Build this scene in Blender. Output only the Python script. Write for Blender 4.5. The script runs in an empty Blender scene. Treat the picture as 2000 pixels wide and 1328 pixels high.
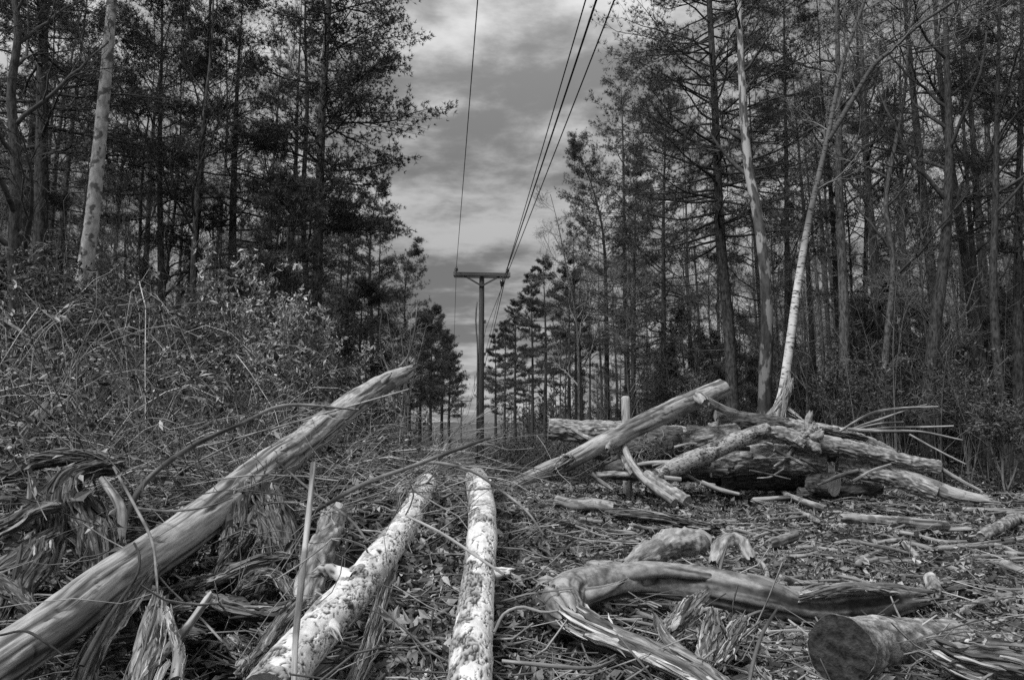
import bpy, math
import numpy as np
from math import radians, sin, cos, tan, pi

# ------------------------------------------------------------------ camera, sky, sun, exposure
SC = bpy.context.scene
COL = SC.collection
F = 1333.0                      # focal length in pixels of the 2000 x 1328 photograph (24 mm lens)
PITCH = radians(8.4)
CAM_H = 1.0
cam_d = bpy.data.cameras.new('camera')
cam_d.sensor_width = 36.0
cam_d.lens = 36.0 * F / 2000.0
cam_d.clip_start = 0.05
cam_d.clip_end = 6000.0
cam = bpy.data.objects.new('camera', cam_d)
COL.objects.link(cam)
cam.location = (0, 0, CAM_H)
cam.rotation_euler = (pi / 2 + PITCH, 0, 0)
SC.camera = cam

SUN_EL, SUN_AZ = radians(50), radians(228)      # azimuth from +Y clockwise: behind the camera and to the left
W = bpy.data.worlds.new('World')
SC.world = W
W.use_nodes = True
wn, wl = W.node_tree.nodes, W.node_tree.links
wn.clear()


def N(nodes, kind, **kw):
    n = nodes.new(kind)
    for k, v in kw.items():
        if isinstance(k, str) and hasattr(n, k):
            setattr(n, k, v)
    return n


def math_node(nodes, links, op, a, b=None, clamp=False):
    n = nodes.new('ShaderNodeMath')
    n.operation = op
    n.use_clamp = clamp
    for i, v in enumerate((a, b)):
        if v is None:
            continue
        if isinstance(v, (int, float)):
            n.inputs[i].default_value = v
        else:
            links.new(v, n.inputs[i])
    return n.outputs[0]


def build_world():
    out = N(wn, 'ShaderNodeOutputWorld')
    bg = N(wn, 'ShaderNodeBackground')
    bg.inputs['Strength'].default_value = 0.1
    sky = N(wn, 'ShaderNodeTexSky')
    sky.sky_type = 'NISHITA'
    sky.sun_disc = False
    sky.sun_elevation = SUN_EL
    sky.sun_rotation = SUN_AZ
    sky.air_density = 1.0
    sky.dust_density = 3.0
    bw = N(wn, 'ShaderNodeRGBToBW')
    wl.new(sky.outputs[0], bw.inputs[0])
    tc = N(wn, 'ShaderNodeTexCoord')
    sep = N(wn, 'ShaderNodeSeparateXYZ')
    wl.new(tc.outputs['Generated'], sep.inputs[0])
    M = lambda op, a, b=None, c=False: math_node(wn, wl, op, a, b, c)
    z = M('MAXIMUM', sep.outputs[2], 0.0)
    den = M('ADD', z, 0.26)
    u = M('DIVIDE', sep.outputs[0], den)
    v = M('DIVIDE', sep.outputs[1], den)
    cb = N(wn, 'ShaderNodeCombineXYZ')
    wl.new(u, cb.inputs[0])
    wl.new(v, cb.inputs[1])
    mp = N(wn, 'ShaderNodeMapping')
    mp.inputs['Location'].default_value = (3.1, 1.72, 0)
    mp.inputs['Scale'].default_value = (1.0, 1.5, 1)
    mp.inputs['Rotation'].default_value = (0, 0, radians(-8))
    wl.new(cb.outputs[0], mp.inputs[0])
    n1 = N(wn, 'ShaderNodeTexNoise')
    n1.inputs['Scale'].default_value = 1.35
    n1.inputs['Detail'].default_value = 9.0
    n1.inputs['Roughness'].default_value = 0.56
    n1.inputs['Distortion'].default_value = 0.1
    wl.new(mp.outputs[0], n1.inputs['Vector'])
    n2 = N(wn, 'ShaderNodeTexNoise')
    n2.inputs['Scale'].default_value = 5.0
    n2.inputs['Detail'].default_value = 7.0
    n2.inputs['Roughness'].default_value = 0.58
    n2.inputs['Distortion'].default_value = 0.15
    wl.new(mp.outputs[0], n2.inputs['Vector'])
    mix = M('ADD', M('MULTIPLY', n1.outputs[0], 0.56), M('MULTIPLY', n2.outputs[0], 0.44))
    mr = N(wn, 'ShaderNodeMapRange')
    mr.interpolation_type = 'SMOOTHSTEP'
    mr.inputs['From Min'].default_value = 0.42
    mr.inputs['From Max'].default_value = 0.60
    mr.inputs['To Min'].default_value = 0.36
    mr.inputs['To Max'].default_value = 1.02
    wl.new(mix, mr.inputs['Value'])
    # overcast sky: overhead is several times as bright as near the horizon; the lowest band is brightened to set off the trees
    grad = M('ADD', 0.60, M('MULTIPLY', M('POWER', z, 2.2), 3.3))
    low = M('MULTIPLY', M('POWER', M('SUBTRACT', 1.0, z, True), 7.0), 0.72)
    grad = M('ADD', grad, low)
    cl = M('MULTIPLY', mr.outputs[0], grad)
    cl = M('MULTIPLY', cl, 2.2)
    tot = M('ADD', cl, M('MULTIPLY', bw.outputs[0], 0.05))
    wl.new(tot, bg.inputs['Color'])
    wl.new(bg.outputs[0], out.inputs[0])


build_world()
sun_d = bpy.data.lights.new('sun', 'SUN')
sun_d.energy = 1.35
sun_d.angle = radians(16)
sun_d.color = (1, 1, 1)
sun = bpy.data.objects.new('sun', sun_d)
COL.objects.link(sun)
sun.rotation_euler = (pi / 2 - SUN_EL, 0, pi - SUN_AZ)
SC.view_settings.view_transform = 'Standard'
SC.view_settings.look = 'None'
SC.view_settings.gamma = 1.0
SC.view_settings.exposure = 1.22
SC.cycles.max_bounces = 5
SC.cycles.diffuse_bounces = 3
SC.cycles.use_denoising = False
SC.render.engine = 'CYCLES'

# ------------------------------------------------------------------ numeric helpers
RNG = np.random.default_rng(11)
CT, ST = cos(PITCH), sin(PITCH)


def P(px, py, Y):
    """world point that the photograph shows at pixel (px, py), Y metres in front of the camera"""
    x = (px - 1000.0) / F
    c = (664.0 - py) / F
    d = np.array([x, CT - c * ST, ST + c * CT])
    return np.array([0, 0, CAM_H]) + d * (Y / d[1])


def depth_of(p):
    p = np.asarray(p, float)
    return p[..., 1] * CT + (p[..., 2] - CAM_H) * ST


def S(t):
    t = np.clip(t, 0, 1)
    return t * t * (3 - 2 * t)


def _h(ix, iy, iz, seed):
    h = (ix * 374761393 + iy * 668265263 + iz * 2147483647 + seed * 974711) & 0xFFFFFFFF
    h = ((h ^ (h >> 13)) * 1274126177) & 0xFFFFFFFF
    h = ((h ^ (h >> 16)) * 2246822519) & 0xFFFFFFFF
    return ((h ^ (h >> 15)) & 0xFFFFFF) / float(0xFFFFFF)


def vnoise(p, seed=0):
    p = np.asarray(p, float)
    i = np.floor(p).astype(np.int64)
    f = p - i
    f = f * f * (3 - 2 * f)
    r = 0
    for a in (0, 1):
        wa = f[..., 0] if a else 1 - f[..., 0]
        for b in (0, 1):
            wb = f[..., 1] if b else 1 - f[..., 1]
            for c in (0, 1):
                wc = f[..., 2] if c else 1 - f[..., 2]
                r = r + wa * wb * wc * _h(i[..., 0] + a, i[..., 1] + b, i[..., 2] + c, seed)
    return r


def fbm(p, seed=0, octs=3, gain=0.5):
    s, a, t = 0, 1.0, 0
    p = np.asarray(p, float)
    for o in range(octs):
        s = s + a * vnoise(p * (2 ** o), seed + o * 17)
        t += a
        a *= gain
    return s / t


def nrm(v):
    return v / np.maximum(np.linalg.norm(v, axis=-1, keepdims=True), 1e-9)


def gz(x, y):
    """height of the ground"""
    x = np.asarray(x, float)
    y = np.asarray(y, float)
    c = x + 0.081 * y
    z = -0.8 * S((y - 13) / 17) - 0.5 * S((y - 30) / 90)
    z = z + S((c - 6.5) / 5) * (0.8 * S((y - 13) / 17) + 0.85 * S((y - 15) / 18) + 0.5 * S((y - 30) / 60))
    z = z + S((-2.2 - c) / 4) * (0.75 * S((y - 3.0) / 5) + 0.5 * S((y - 14) / 20) + 0.7 * S((y - 13) / 17))
    z = z - 0.45 * S((x + 3.4) / 0.6) * S((-0.45 - x) / 0.5) * S((y - 1.7) / 0.5) * S((4.4 - y) / 0.8)
    z = z + 0.60 * S((y - 1.5) / 3.4) * S((1.2 - x) / 2.0) * S((10.5 - y) / 3.5) * S((x + 6.5) / 3)
    near = np.clip(1 - (y - 4) / 60, 0.15, 1)
    q = np.stack([x, y, 0 * x], -1)
    z = z + (fbm(q * 0.9, 3, 3) - 0.5) * 0.16 * near + (fbm(q * 4.0, 5, 2) - 0.5) * 0.05 * near
    z = z + (fbm(q * 1.9, 9, 2) - 0.5) * 0.16 * near * S((y - 2) / 1.5)
    z = z + S((y - 300) / 900) * 4.0
    return z


def ground_at(px, py, lift=0.0):
    """where the line of sight through a pixel meets the ground"""
    ys = np.linspace(1.6, 60, 1500)
    d = P(px, py, 1.0) - np.array([0, 0, CAM_H])
    zs = CAM_H + d[2] * ys
    hit = np.nonzero(zs <= gz(d[0] * ys, ys) + lift)[0]
    Y = ys[hit[0]] if len(hit) else 40.0
    return Y


# ------------------------------------------------------------------ mesh collecting
class MB:
    def __init__(self):
        self.v, self.q, self.t, self.at, self.tq, self.tt = [], [], [], [], [], []
        self.n = 0

    def add(self, verts, quads=None, tris=None, axis=None, tone=None):
        """tone: a number for the whole piece or one value per vertex"""
        verts = np.asarray(verts, np.float32).reshape(-1, 3)
        m = len(verts)
        self.v.append(verts)
        self.at.append(np.zeros((m, 3), np.float32) if axis is None else np.asarray(axis, np.float32).reshape(-1, 3))
        if tone is None:
            self.tq.append(np.ones(m, np.float32))
        else:
            self.tq.append(np.broadcast_to(np.asarray(tone, np.float32), (m,)))
        if quads is not None and len(quads):
            self.q.append(np.asarray(quads, np.int64) + self.n)
        if tris is not None and len(tris):
            self.t.append(np.asarray(tris, np.int64) + self.n)
        self.n += m

    def mesh(self, name, smooth=True):
        v = np.concatenate(self.v)
        q = np.concatenate(self.q) if self.q else np.zeros((0, 4), np.int64)
        t = np.concatenate(self.t) if self.t else np.zeros((0, 3), np.int64)
        me = bpy.data.meshes.new(name)
        me.vertices.add(len(v))
        me.vertices.foreach_set('co', v.ravel())
        li = np.concatenate([q.ravel(), t.ravel()]).astype(np.int32)
        me.loops.add(len(li))
        me.loops.foreach_set('vertex_index', li)
        ls = np.concatenate([np.arange(len(q)) * 4, len(q) * 4 + np.arange(len(t)) * 3]).astype(np.int32)
        me.polygons.add(len(ls))
        me.polygons.foreach_set('loop_start', ls)
        me.update(calc_edges=True)
        me.polygons.foreach_set('use_smooth', np.full(len(ls), smooth, dtype=bool))
        a = me.attributes.new('axis', 'FLOAT_VECTOR', 'POINT')
        a.data.foreach_set('vector', np.concatenate(self.at).ravel().astype(np.float32))
        a = me.attributes.new('tone', 'FLOAT', 'POINT')
        a.data.foreach_set('value', np.concatenate(self.tq).astype(np.float32))
        me.validate()
        return me

    def build(self, name, mat, parent=None, smooth=True, loc=None):
        me = self.mesh(name, smooth)
        me.materials.append(mat)
        o = bpy.data.objects.new(name, me)
        COL.objects.link(o)
        if parent is not None:
            o.parent = parent
        if loc is not None:
            o.location = loc
        return o


def tubes(mb, Pt, R, k=3, tone=None, axis=False, close=False):
    """a batch of B tubes of N points each"""
    Pt = np.asarray(Pt, float)
    R = np.asarray(R, float)
    B, n, _ = Pt.shape
    T = nrm(np.gradient(Pt, axis=1))
    m = nrm(T.mean(1))
    ref = np.where(np.abs(m[:, 2:3]) > 0.8, np.array([[1.0, 0.1, 0]]), np.array([[0, 0.1, 1.0]]))
    ref = ref[:, None, :]
    e1 = nrm(ref - (ref * T).sum(-1, keepdims=True) * T)
    e2 = np.cross(T, e1)
    a = np.arange(k) * 2 * pi / k
    ca, sa = np.cos(a), np.sin(a)
    V = Pt[:, :, None, :] + R[:, :, None, None] * (ca[None, None, :, None] * e1[:, :, None, :] + sa[None, None, :, None] * e2[:, :, None, :])
    i = np.arange(B)[:, None, None] * (n * k) + np.arange(n - 1)[None, :, None] * k + np.arange(k)[None, None, :]
    j = np.arange(B)[:, None, None] * (n * k) + np.arange(n - 1)[None, :, None] * k + (np.arange(k)[None, None, :] + 1) % k
    Q = np.stack([i, j, j + k, i + k], -1).reshape(-1, 4)
    ax = None
    if axis:
        ds = np.linalg.norm(np.diff(Pt, axis=1), axis=-1)
        s = np.concatenate([np.zeros((B, 1)), np.cumsum(ds, 1)], 1) + np.arange(B)[:, None] * 1.37
        ax = np.stack([np.broadcast_to(R[:, :, None] * ca, (B, n, k)), np.broadcast_to(R[:, :, None] * sa, (B, n, k)), np.broadcast_to(s[:, :, None], (B, n, k))], -1)
    tn = None if tone is None else np.broadcast_to(np.asarray(tone, float).reshape(-1, 1), (B, n * k)).ravel()
    tr = None
    if close:
        b0 = np.arange(B)[:, None] * (n * k)
        f = np.arange(1, k - 1)[None, :]
        t0 = np.stack([b0 + 0 * f, b0 + f + 1, b0 + f], -1).reshape(-1, 3)
        b1 = b0 + (n - 1) * k
        t1 = np.stack([b1 + 0 * f, b1 + f, b1 + f + 1], -1).reshape(-1, 3)
        tr = np.concatenate([t0, t1])
    mb.add(V, Q, tr, ax, tn)


def catmull(pts, n):
    pts = np.asarray(pts, float)
    if len(pts) == 2:
        t = np.linspace(0, 1, n)[:, None]
        return pts[0] * (1 - t) + pts[1] * t
    p = np.vstack([2 * pts[0] - pts[1], pts, 2 * pts[-1] - pts[-2]])
    seg = np.linalg.norm(np.diff(pts[:, :3], axis=0), axis=1)
    cum = np.concatenate([[0], np.cumsum(seg)])
    s = np.linspace(0, cum[-1], n)
    i = np.clip(np.searchsorted(cum, s, side='right') - 1, 0, len(seg) - 1)
    t = ((s - cum[i]) / np.maximum(seg[i], 1e-9))[:, None]
    a, b, c, d = p[i], p[i + 1], p[i + 2], p[i + 3]
    return 0.5 * (2 * b + (c - a) * t + (2 * a - 5 * b + 4 * c - d) * t ** 2 + (3 * b - a - 3 * c + d) * t ** 3)


def frames(C):
    T = nrm(np.gradient(C, axis=0))
    ref = np.array([0, 0.1, 1.0]) if abs(nrm(T.mean(0))[2]) < 0.8 else np.array([0.2, -1.0, 0])
    e1 = nrm(ref - (T @ ref)[:, None] * T)
    return T, e1, np.cross(T, e1)


# ------------------------------------------------------------------ things, labels
def tag(o, label=None, cat=None, group=None, kind=None):
    if label:
        o['label'] = label
    if cat:
        o['category'] = cat
    if group:
        o['group'] = group
    if kind:
        o['kind'] = kind
    return o


def thing(name, label, cat, loc=(0, 0, 0), group=None):
    o = bpy.data.objects.new(name, None)
    o.empty_display_size = 0.2
    COL.objects.link(o)
    o.location = loc
    return tag(o, label, cat, group)


def copy_tree(o, parent=None):
    c = o.copy()
    COL.objects.link(c)
    c.parent = parent
    for ch in [x for x in list(o.children)]:
        copy_tree(ch, c)
    return c


# ------------------------------------------------------------------ materials: neutral greys, the place is photographed in black and white
def mat(name, lo, hi, scale=(1, 1, 1), detail=5.0, coords='axis', bump=0.0, bdist=0.01, rough=0.85, tone=False,
        contrast=(0.35, 0.65), second=None, spec=0.25):
    m = bpy.data.materials.new(name)
    m.use_nodes = True
    nd, lk = m.node_tree.nodes, m.node_tree.links
    nd.clear()
    out = nd.new('ShaderNodeOutputMaterial')
    b = nd.new('ShaderNodeBsdfPrincipled')
    b.inputs['Roughness'].default_value = rough
    b.inputs['Specular IOR Level'].default_value = spec
    lk.new(b.outputs[0], out.inputs[0])
    if coords == 'axis':
        a = nd.new('ShaderNodeAttribute')
        a.attribute_name = 'axis'
        vec = a.outputs['Vector']
    else:
        a = nd.new('ShaderNodeTexCoord')
        vec = a.outputs['Object']
    mp = nd.new('ShaderNodeMapping')
    mp.inputs['Scale'].default_value = scale
    lk.new(vec, mp.inputs[0])
    n = nd.new('ShaderNodeTexNoise')
    n.inputs['Scale'].default_value = 1.0
    n.inputs['Detail'].default_value = detail
    n.inputs['Roughness'].default_value = 0.6
    lk.new(mp.outputs[0], n.inputs['Vector'])
    mr = nd.new('ShaderNodeMapRange')
    mr.inputs['From Min'].default_value = contrast[0]
    mr.inputs['From Max'].default_value = contrast[1]
    mr.inputs['To Min'].default_value = lo
    mr.inputs['To Max'].default_value = hi
    lk.new(n.outputs[0], mr.inputs['Value'])
    val = mr.outputs[0]
    if second:      # (scale, threshold lo, threshold hi, value): patches of another grey
        mp2 = nd.new('ShaderNodeMapping')
        mp2.inputs['Scale'].default_value = second[0]
        lk.new(vec, mp2.inputs[0])
        n2 = nd.new('ShaderNodeTexNoise')
        n2.inputs['Scale'].default_value = 1.0
        n2.inputs['Detail'].default_value = 4.0
        lk.new(mp2.outputs[0], n2.inputs['Vector'])
        mr2 = nd.new('ShaderNodeMapRange')
        mr2.inputs['From Min'].default_value = second[1]
        mr2.inputs['From Max'].default_value = second[2]
        lk.new(n2.outputs[0], mr2.inputs['Value'])
        mx = nd.new('ShaderNodeMix')
        mx.data_type = 'FLOAT'
        lk.new(mr2.outputs[0], mx.inputs['Factor'])
        lk.new(val, mx.inputs['A'])
        mx.inputs['B'].default_value = second[3]
        val = mx.outputs[0]
    if tone:
        t = nd.new('ShaderNodeAttribute')
        t.attribute_name = 'tone'
        val = math_node(nd, lk, 'MULTIPLY', val, t.outputs['Fac'])
    lk.new(val, b.inputs['Base Color'])
    if bump:
        bp = nd.new('ShaderNodeBump')
        bp.inputs['Strength'].default_value = bump
        bp.inputs['Distance'].default_value = bdist
        lk.new(n.outputs[0], bp.inputs['Height'])
        lk.new(bp.outputs[0], b.inputs['Normal'])
    return m


MT = {
    'bark_dark': mat('dark furrowed bark', 0.012, 0.09, (30, 30, 7), bump=0.8, bdist=0.02),
    'bark_grey': mat('grey furrowed bark', 0.02, 0.16, (28, 28, 7), bump=0.8, bdist=0.02),
    'bark_pale': mat('pale mottled bark', 0.22, 0.50, (14, 14, 5), bump=0.5, second=((9, 9, 7), 0.52, 0.60, 0.10)),
    'bark_patchy': mat('peeling patchy bark', 0.05, 0.16, (18, 18, 4), bump=0.5, second=((7, 7, 2.2), 0.50, 0.55, 0.42), tone=True),
    'birch': mat('white bark', 0.50, 0.72, (10, 10, 6), bump=0.3, second=((11, 11, 38), 0.56, 0.60, 0.10), tone=True),
    'twig_dark': mat('dark twig bark', 0.03, 0.09, (8, 8, 8), coords='object', tone=True),
    'twig_grey': mat('grey twig bark', 0.10, 0.26, (8, 8, 8), coords='object', tone=True),
    'needle': mat('pine needles', 0.035, 0.115, (1.6, 1.6, 1.6), coords='object', tone=True, rough=0.6, spec=0.3),
    'leaf_green': mat('evergreen leaves', 0.04, 0.14, (3, 3, 3), coords='object', tone=True, rough=0.5, spec=0.4),
    'litter': mat('dry leaves and chips', 0.09, 0.36, (5, 5, 5), coords='object', tone=True, rough=0.8),
    'soil': mat('dark soil', 0.010, 0.035, (6, 6, 6), coords='object', bump=0.8, bdist=0.03),
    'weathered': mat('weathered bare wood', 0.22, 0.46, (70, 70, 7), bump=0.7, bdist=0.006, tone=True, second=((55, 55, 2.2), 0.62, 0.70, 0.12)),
    'smooth_wood': mat('smooth barkless wood', 0.15, 0.36, (38, 38, 22), bump=0.5, bdist=0.005, tone=True, second=((12, 12, 5), 0.60, 0.64, 0.36)),
    'splinter': mat('torn splintered wood', 0.05, 0.30, (80, 80, 9), bump=0.8, bdist=0.01, tone=True, contrast=(0.38, 0.62)),
    'splinter_pale': mat('pale torn wood', 0.12, 0.46, (80, 80, 9), bump=0.8, bdist=0.01, tone=True, contrast=(0.38, 0.62)),
    'flaky': mat('white flaking bark', 0.55, 0.82, (25, 25, 12), bump=0.7, bdist=0.01, tone=True),
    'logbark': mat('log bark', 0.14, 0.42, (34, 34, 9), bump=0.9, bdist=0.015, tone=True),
    'endgrain': mat('sawn end grain', 0.10, 0.36, (110, 5, 5), bump=0.4, bdist=0.006),
    'endrot': mat('dark rotted end grain', 0.004, 0.055, (30, 30, 30), coords='object', bump=1.0, bdist=0.02),
    'pole': mat('creosoted pole wood', 0.06, 0.14, (30, 30, 1.2), bump=0.4),
    'iron': mat('galvanised fittings', 0.12, 0.2, (9, 9, 9), coords='object', rough=0.5),
    'porcelain': mat('insulator glaze', 0.02, 0.05, (9, 9, 9), coords='object', rough=0.2, spec=0.6),
    'wire': mat('wire', 0.02, 0.03, (9, 9, 9), coords='object', rough=0.6),
    'postwood': mat('weathered post wood', 0.26, 0.58, (40, 40, 3), bump=0.7, second=((14, 14, 5), 0.56, 0.64, 0.16)),
    'hill': mat('far wooded hill', 0.06, 0.10, (0.03, 0.03, 0.03), coords='object'),
    'path': mat('worn grass track', 0.12, 0.26, (1.2, 1.2, 1.2), coords='object', bump=0.4),
}
#@@PART2
# ------------------------------------------------------------------ the setting
def build_ground():
    k = 230
    u = np.linspace(-1, 1, k)
    xs = np.sinh(u * 5.2) / np.sinh(5.2) * 900
    w = np.linspace(-0.45, 1, 300)
    ys = 5.0 + np.sinh(w * 6.2) / np.sinh(6.2) * 1300
    X, Y = np.meshgrid(xs, ys)
    Z = gz(X, Y)
    mb = MB()
    n0, n1 = X.shape
    i = (np.arange(n0 - 1)[:, None] * n1 + np.arange(n1 - 1)[None, :]).ravel()
    mb.add(np.stack([X, Y, Z], -1), np.stack([i, i + 1, i + n1 + 1, i + n1], -1))
    return tag(mb.build('ground', MT['soil']), kind='structure')


def build_hill():
    a = np.linspace(-1500, 1500, 160)
    y = np.linspace(0, 700, 40)
    X, Y = np.meshgrid(a, y)
    Z = -4 + np.sin(np.clip(Y / 700, 0, 1) * pi) * (26 + 18 * fbm(np.stack([X / 260, Y * 0, X * 0], -1), 4, 3) + 7 * fbm(np.stack([X / 30, Y / 30, X * 0], -1), 8, 2))
    mb = MB()
    n0, n1 = X.shape
    i = (np.arange(n0 - 1)[:, None] * n1 + np.arange(n1 - 1)[None, :]).ravel()
    mb.add(np.stack([X, Y + 1150, Z], -1), np.stack([i, i + 1, i + n1 + 1, i + n1], -1))
    return tag(mb.build('hill', MT['hill']), kind='structure')


def build_path():
    ys = np.linspace(20, 135, 120)
    us = np.linspace(-1, 1, 9)
    Yg, U = np.meshgrid(ys, us, indexing='ij')
    c = -1.35 + U * (0.8 + 0.15 * np.sin(Yg * 0.7)[:, :])
    X = c - 0.081 * Yg
    Z = gz(X, Yg) + 0.02 + 0.02 * (1 - U ** 2)
    mb = MB()
    n0, n1 = X.shape
    i = (np.arange(n0 - 1)[:, None] * n1 + np.arange(n1 - 1)[None, :]).ravel()
    mb.add(np.stack([X, Yg, Z], -1), np.stack([i, i + 1, i + n1 + 1, i + n1], -1))
    return tag(mb.build('path', MT['path']), kind='structure')


build_ground()
build_hill()
build_path()


# ------------------------------------------------------------------ logs
def log_shape(C, R, style, seed, k=44, flat=1.0, torn=(0.0, 0.0), twist=0.0, side_ang=-1.2):
    """rings of a log: returns vertices (n,k,3), axis coordinates and tone"""
    n = len(C)
    T, e1, e2 = frames(C)
    s = np.concatenate([[0], np.cumsum(np.linalg.norm(np.diff(C, axis=0), axis=1))])
    a = np.arange(k) * 2 * pi / k
    A = a[None, :] + twist * s[:, None]
    ax = np.stack([R.mean() * np.cos(A), R.mean() * np.sin(A), np.broadcast_to(s[:, None], A.shape)], -1)
    rr = np.broadcast_to(R[:, None], A.shape).copy()
    tone = np.ones_like(rr)
    lump = fbm(ax * np.array([5, 5, 3.0]), seed, 3) - 0.5
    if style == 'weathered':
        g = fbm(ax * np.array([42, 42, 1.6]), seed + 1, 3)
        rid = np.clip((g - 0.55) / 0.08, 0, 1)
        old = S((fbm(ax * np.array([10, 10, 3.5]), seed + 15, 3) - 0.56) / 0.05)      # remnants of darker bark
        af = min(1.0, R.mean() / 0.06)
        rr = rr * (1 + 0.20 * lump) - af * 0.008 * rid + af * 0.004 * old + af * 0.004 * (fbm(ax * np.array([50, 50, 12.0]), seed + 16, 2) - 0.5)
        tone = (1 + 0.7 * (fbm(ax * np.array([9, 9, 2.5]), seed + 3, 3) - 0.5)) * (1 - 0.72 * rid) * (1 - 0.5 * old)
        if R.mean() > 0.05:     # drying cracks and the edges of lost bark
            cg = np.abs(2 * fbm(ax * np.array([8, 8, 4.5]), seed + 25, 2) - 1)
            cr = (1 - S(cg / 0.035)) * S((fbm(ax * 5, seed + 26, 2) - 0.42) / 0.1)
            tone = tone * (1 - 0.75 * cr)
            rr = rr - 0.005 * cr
    elif style == 'crumb':
        rr = rr * (1 + 1.0 * (fbm(ax * np.array([20, 20, 12.0]), seed + 1, 3) - 0.5) + 0.5 * (fbm(ax * 65, seed + 2, 2) - 0.5))
        tone = 0.4 + 1.2 * fbm(ax * np.array([45, 45, 18.0]), seed + 3, 3)
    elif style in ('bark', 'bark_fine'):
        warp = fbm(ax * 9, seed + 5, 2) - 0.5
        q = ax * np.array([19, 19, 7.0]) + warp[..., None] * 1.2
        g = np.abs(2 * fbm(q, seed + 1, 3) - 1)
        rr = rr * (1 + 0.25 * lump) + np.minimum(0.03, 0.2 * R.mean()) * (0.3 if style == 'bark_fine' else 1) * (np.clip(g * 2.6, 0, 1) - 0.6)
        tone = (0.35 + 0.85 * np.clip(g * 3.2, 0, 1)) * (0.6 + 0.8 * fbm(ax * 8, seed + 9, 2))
    elif style == 'flaky':
        q = ax * np.array([26, 26, 15.0]) + (fbm(ax * 40, seed + 2, 2) - 0.5)[..., None] * 1.3
        g1 = np.abs(2 * fbm(q, seed + 1, 2) - 1)
        g2 = np.abs(2 * fbm(q * 2.1 + 7, seed + 6, 2) - 1)
        big = fbm(ax * np.array([9, 9, 6.0]), seed + 7, 3)
        sid = np.cos(A - side_ang) * 0.13 + (big - 0.5)           # one flank keeps its dark scaly bark
        keep = S((sid - 0.05) / 0.05)
        g3 = np.abs(2 * fbm(ax * np.array([80, 80, 44.0]), seed + 9, 3) - 1)
        m = S((g1 - 0.03) / 0.05) * (1 - (1 - S((g2 - 0.03) / 0.05)) * S((big - 0.42) / 0.12))
        scale_ = S((g3 - 0.10) / 0.12)
        rr = rr * (1 + 0.24 * lump) + 0.005 * m * (0.6 + 0.8 * vnoise(q * 0.55, seed + 8)) * (1 - keep) + keep * (0.006 * scale_ + 0.003) + 0.003 * (fbm(ax * 90, seed + 4, 2) - 0.5)
        white = (0.06 + 0.94 * m) * (0.62 + 0.7 * fbm(ax * np.array([40, 40, 25.0]), seed + 12, 3))
        tone = white * (1 - keep) + keep * (0.05 + 0.42 * scale_ * (0.5 + fbm(ax * 50, seed + 14, 2)))
    elif style == 'splinter':
        q = ax * np.array([52, 52, 2.2]) + (fbm(ax * np.array([8, 8, 5.0]), seed + 5, 2) - 0.5)[..., None] * 3.0
        g = np.abs(2 * fbm(q, seed + 1, 3, 0.6) - 1)
        g2 = fbm(ax * np.array([16, 16, 2.0]), seed + 2, 3)
        amp = np.minimum(0.018, 0.30 * R.mean())
        rr = rr * (0.70 + 1.3 * (g2 - 0.5) + 0.9 * lump) + 0.7 * amp * (1 - 2.4 * np.clip(g, 0, 0.6))
        tone = 0.12 + 0.9 * fbm(q * np.array([1.5, 1.5, 1.0]), seed + 11, 2)
    sh = np.zeros_like(rr)
    L = s[-1]
    spike = fbm(np.stack([np.cos(a) * 3, np.sin(a) * 3, a * 0 + seed], -1), seed + 21, 2) * 0.6 + 0.7 * _h((a * 1000).astype(np.int64), a.astype(np.int64), a.astype(np.int64), seed)
    for end in (0, 1):
        if torn[end] > 0:
            d = (s if end == 0 else L - s)[:, None]
            w = S(1 - d / (torn[end] * 1.2))
            sh += (-1 if end == 0 else 1) * w * (spike[None, :] - 0.6) * 1.5 * torn[end]
            rr = rr * (1 - 0.35 * w * (0.4 + 0.6 * spike[None, :]))
    V = C[:, None, :] + rr[..., None] * (np.cos(A)[..., None] * e1[:, None, :] * flat + np.sin(A)[..., None] * e2[:, None, :]) + sh[..., None] * T[:, None, :]
    return V, ax, tone, T, e1, e2


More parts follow.
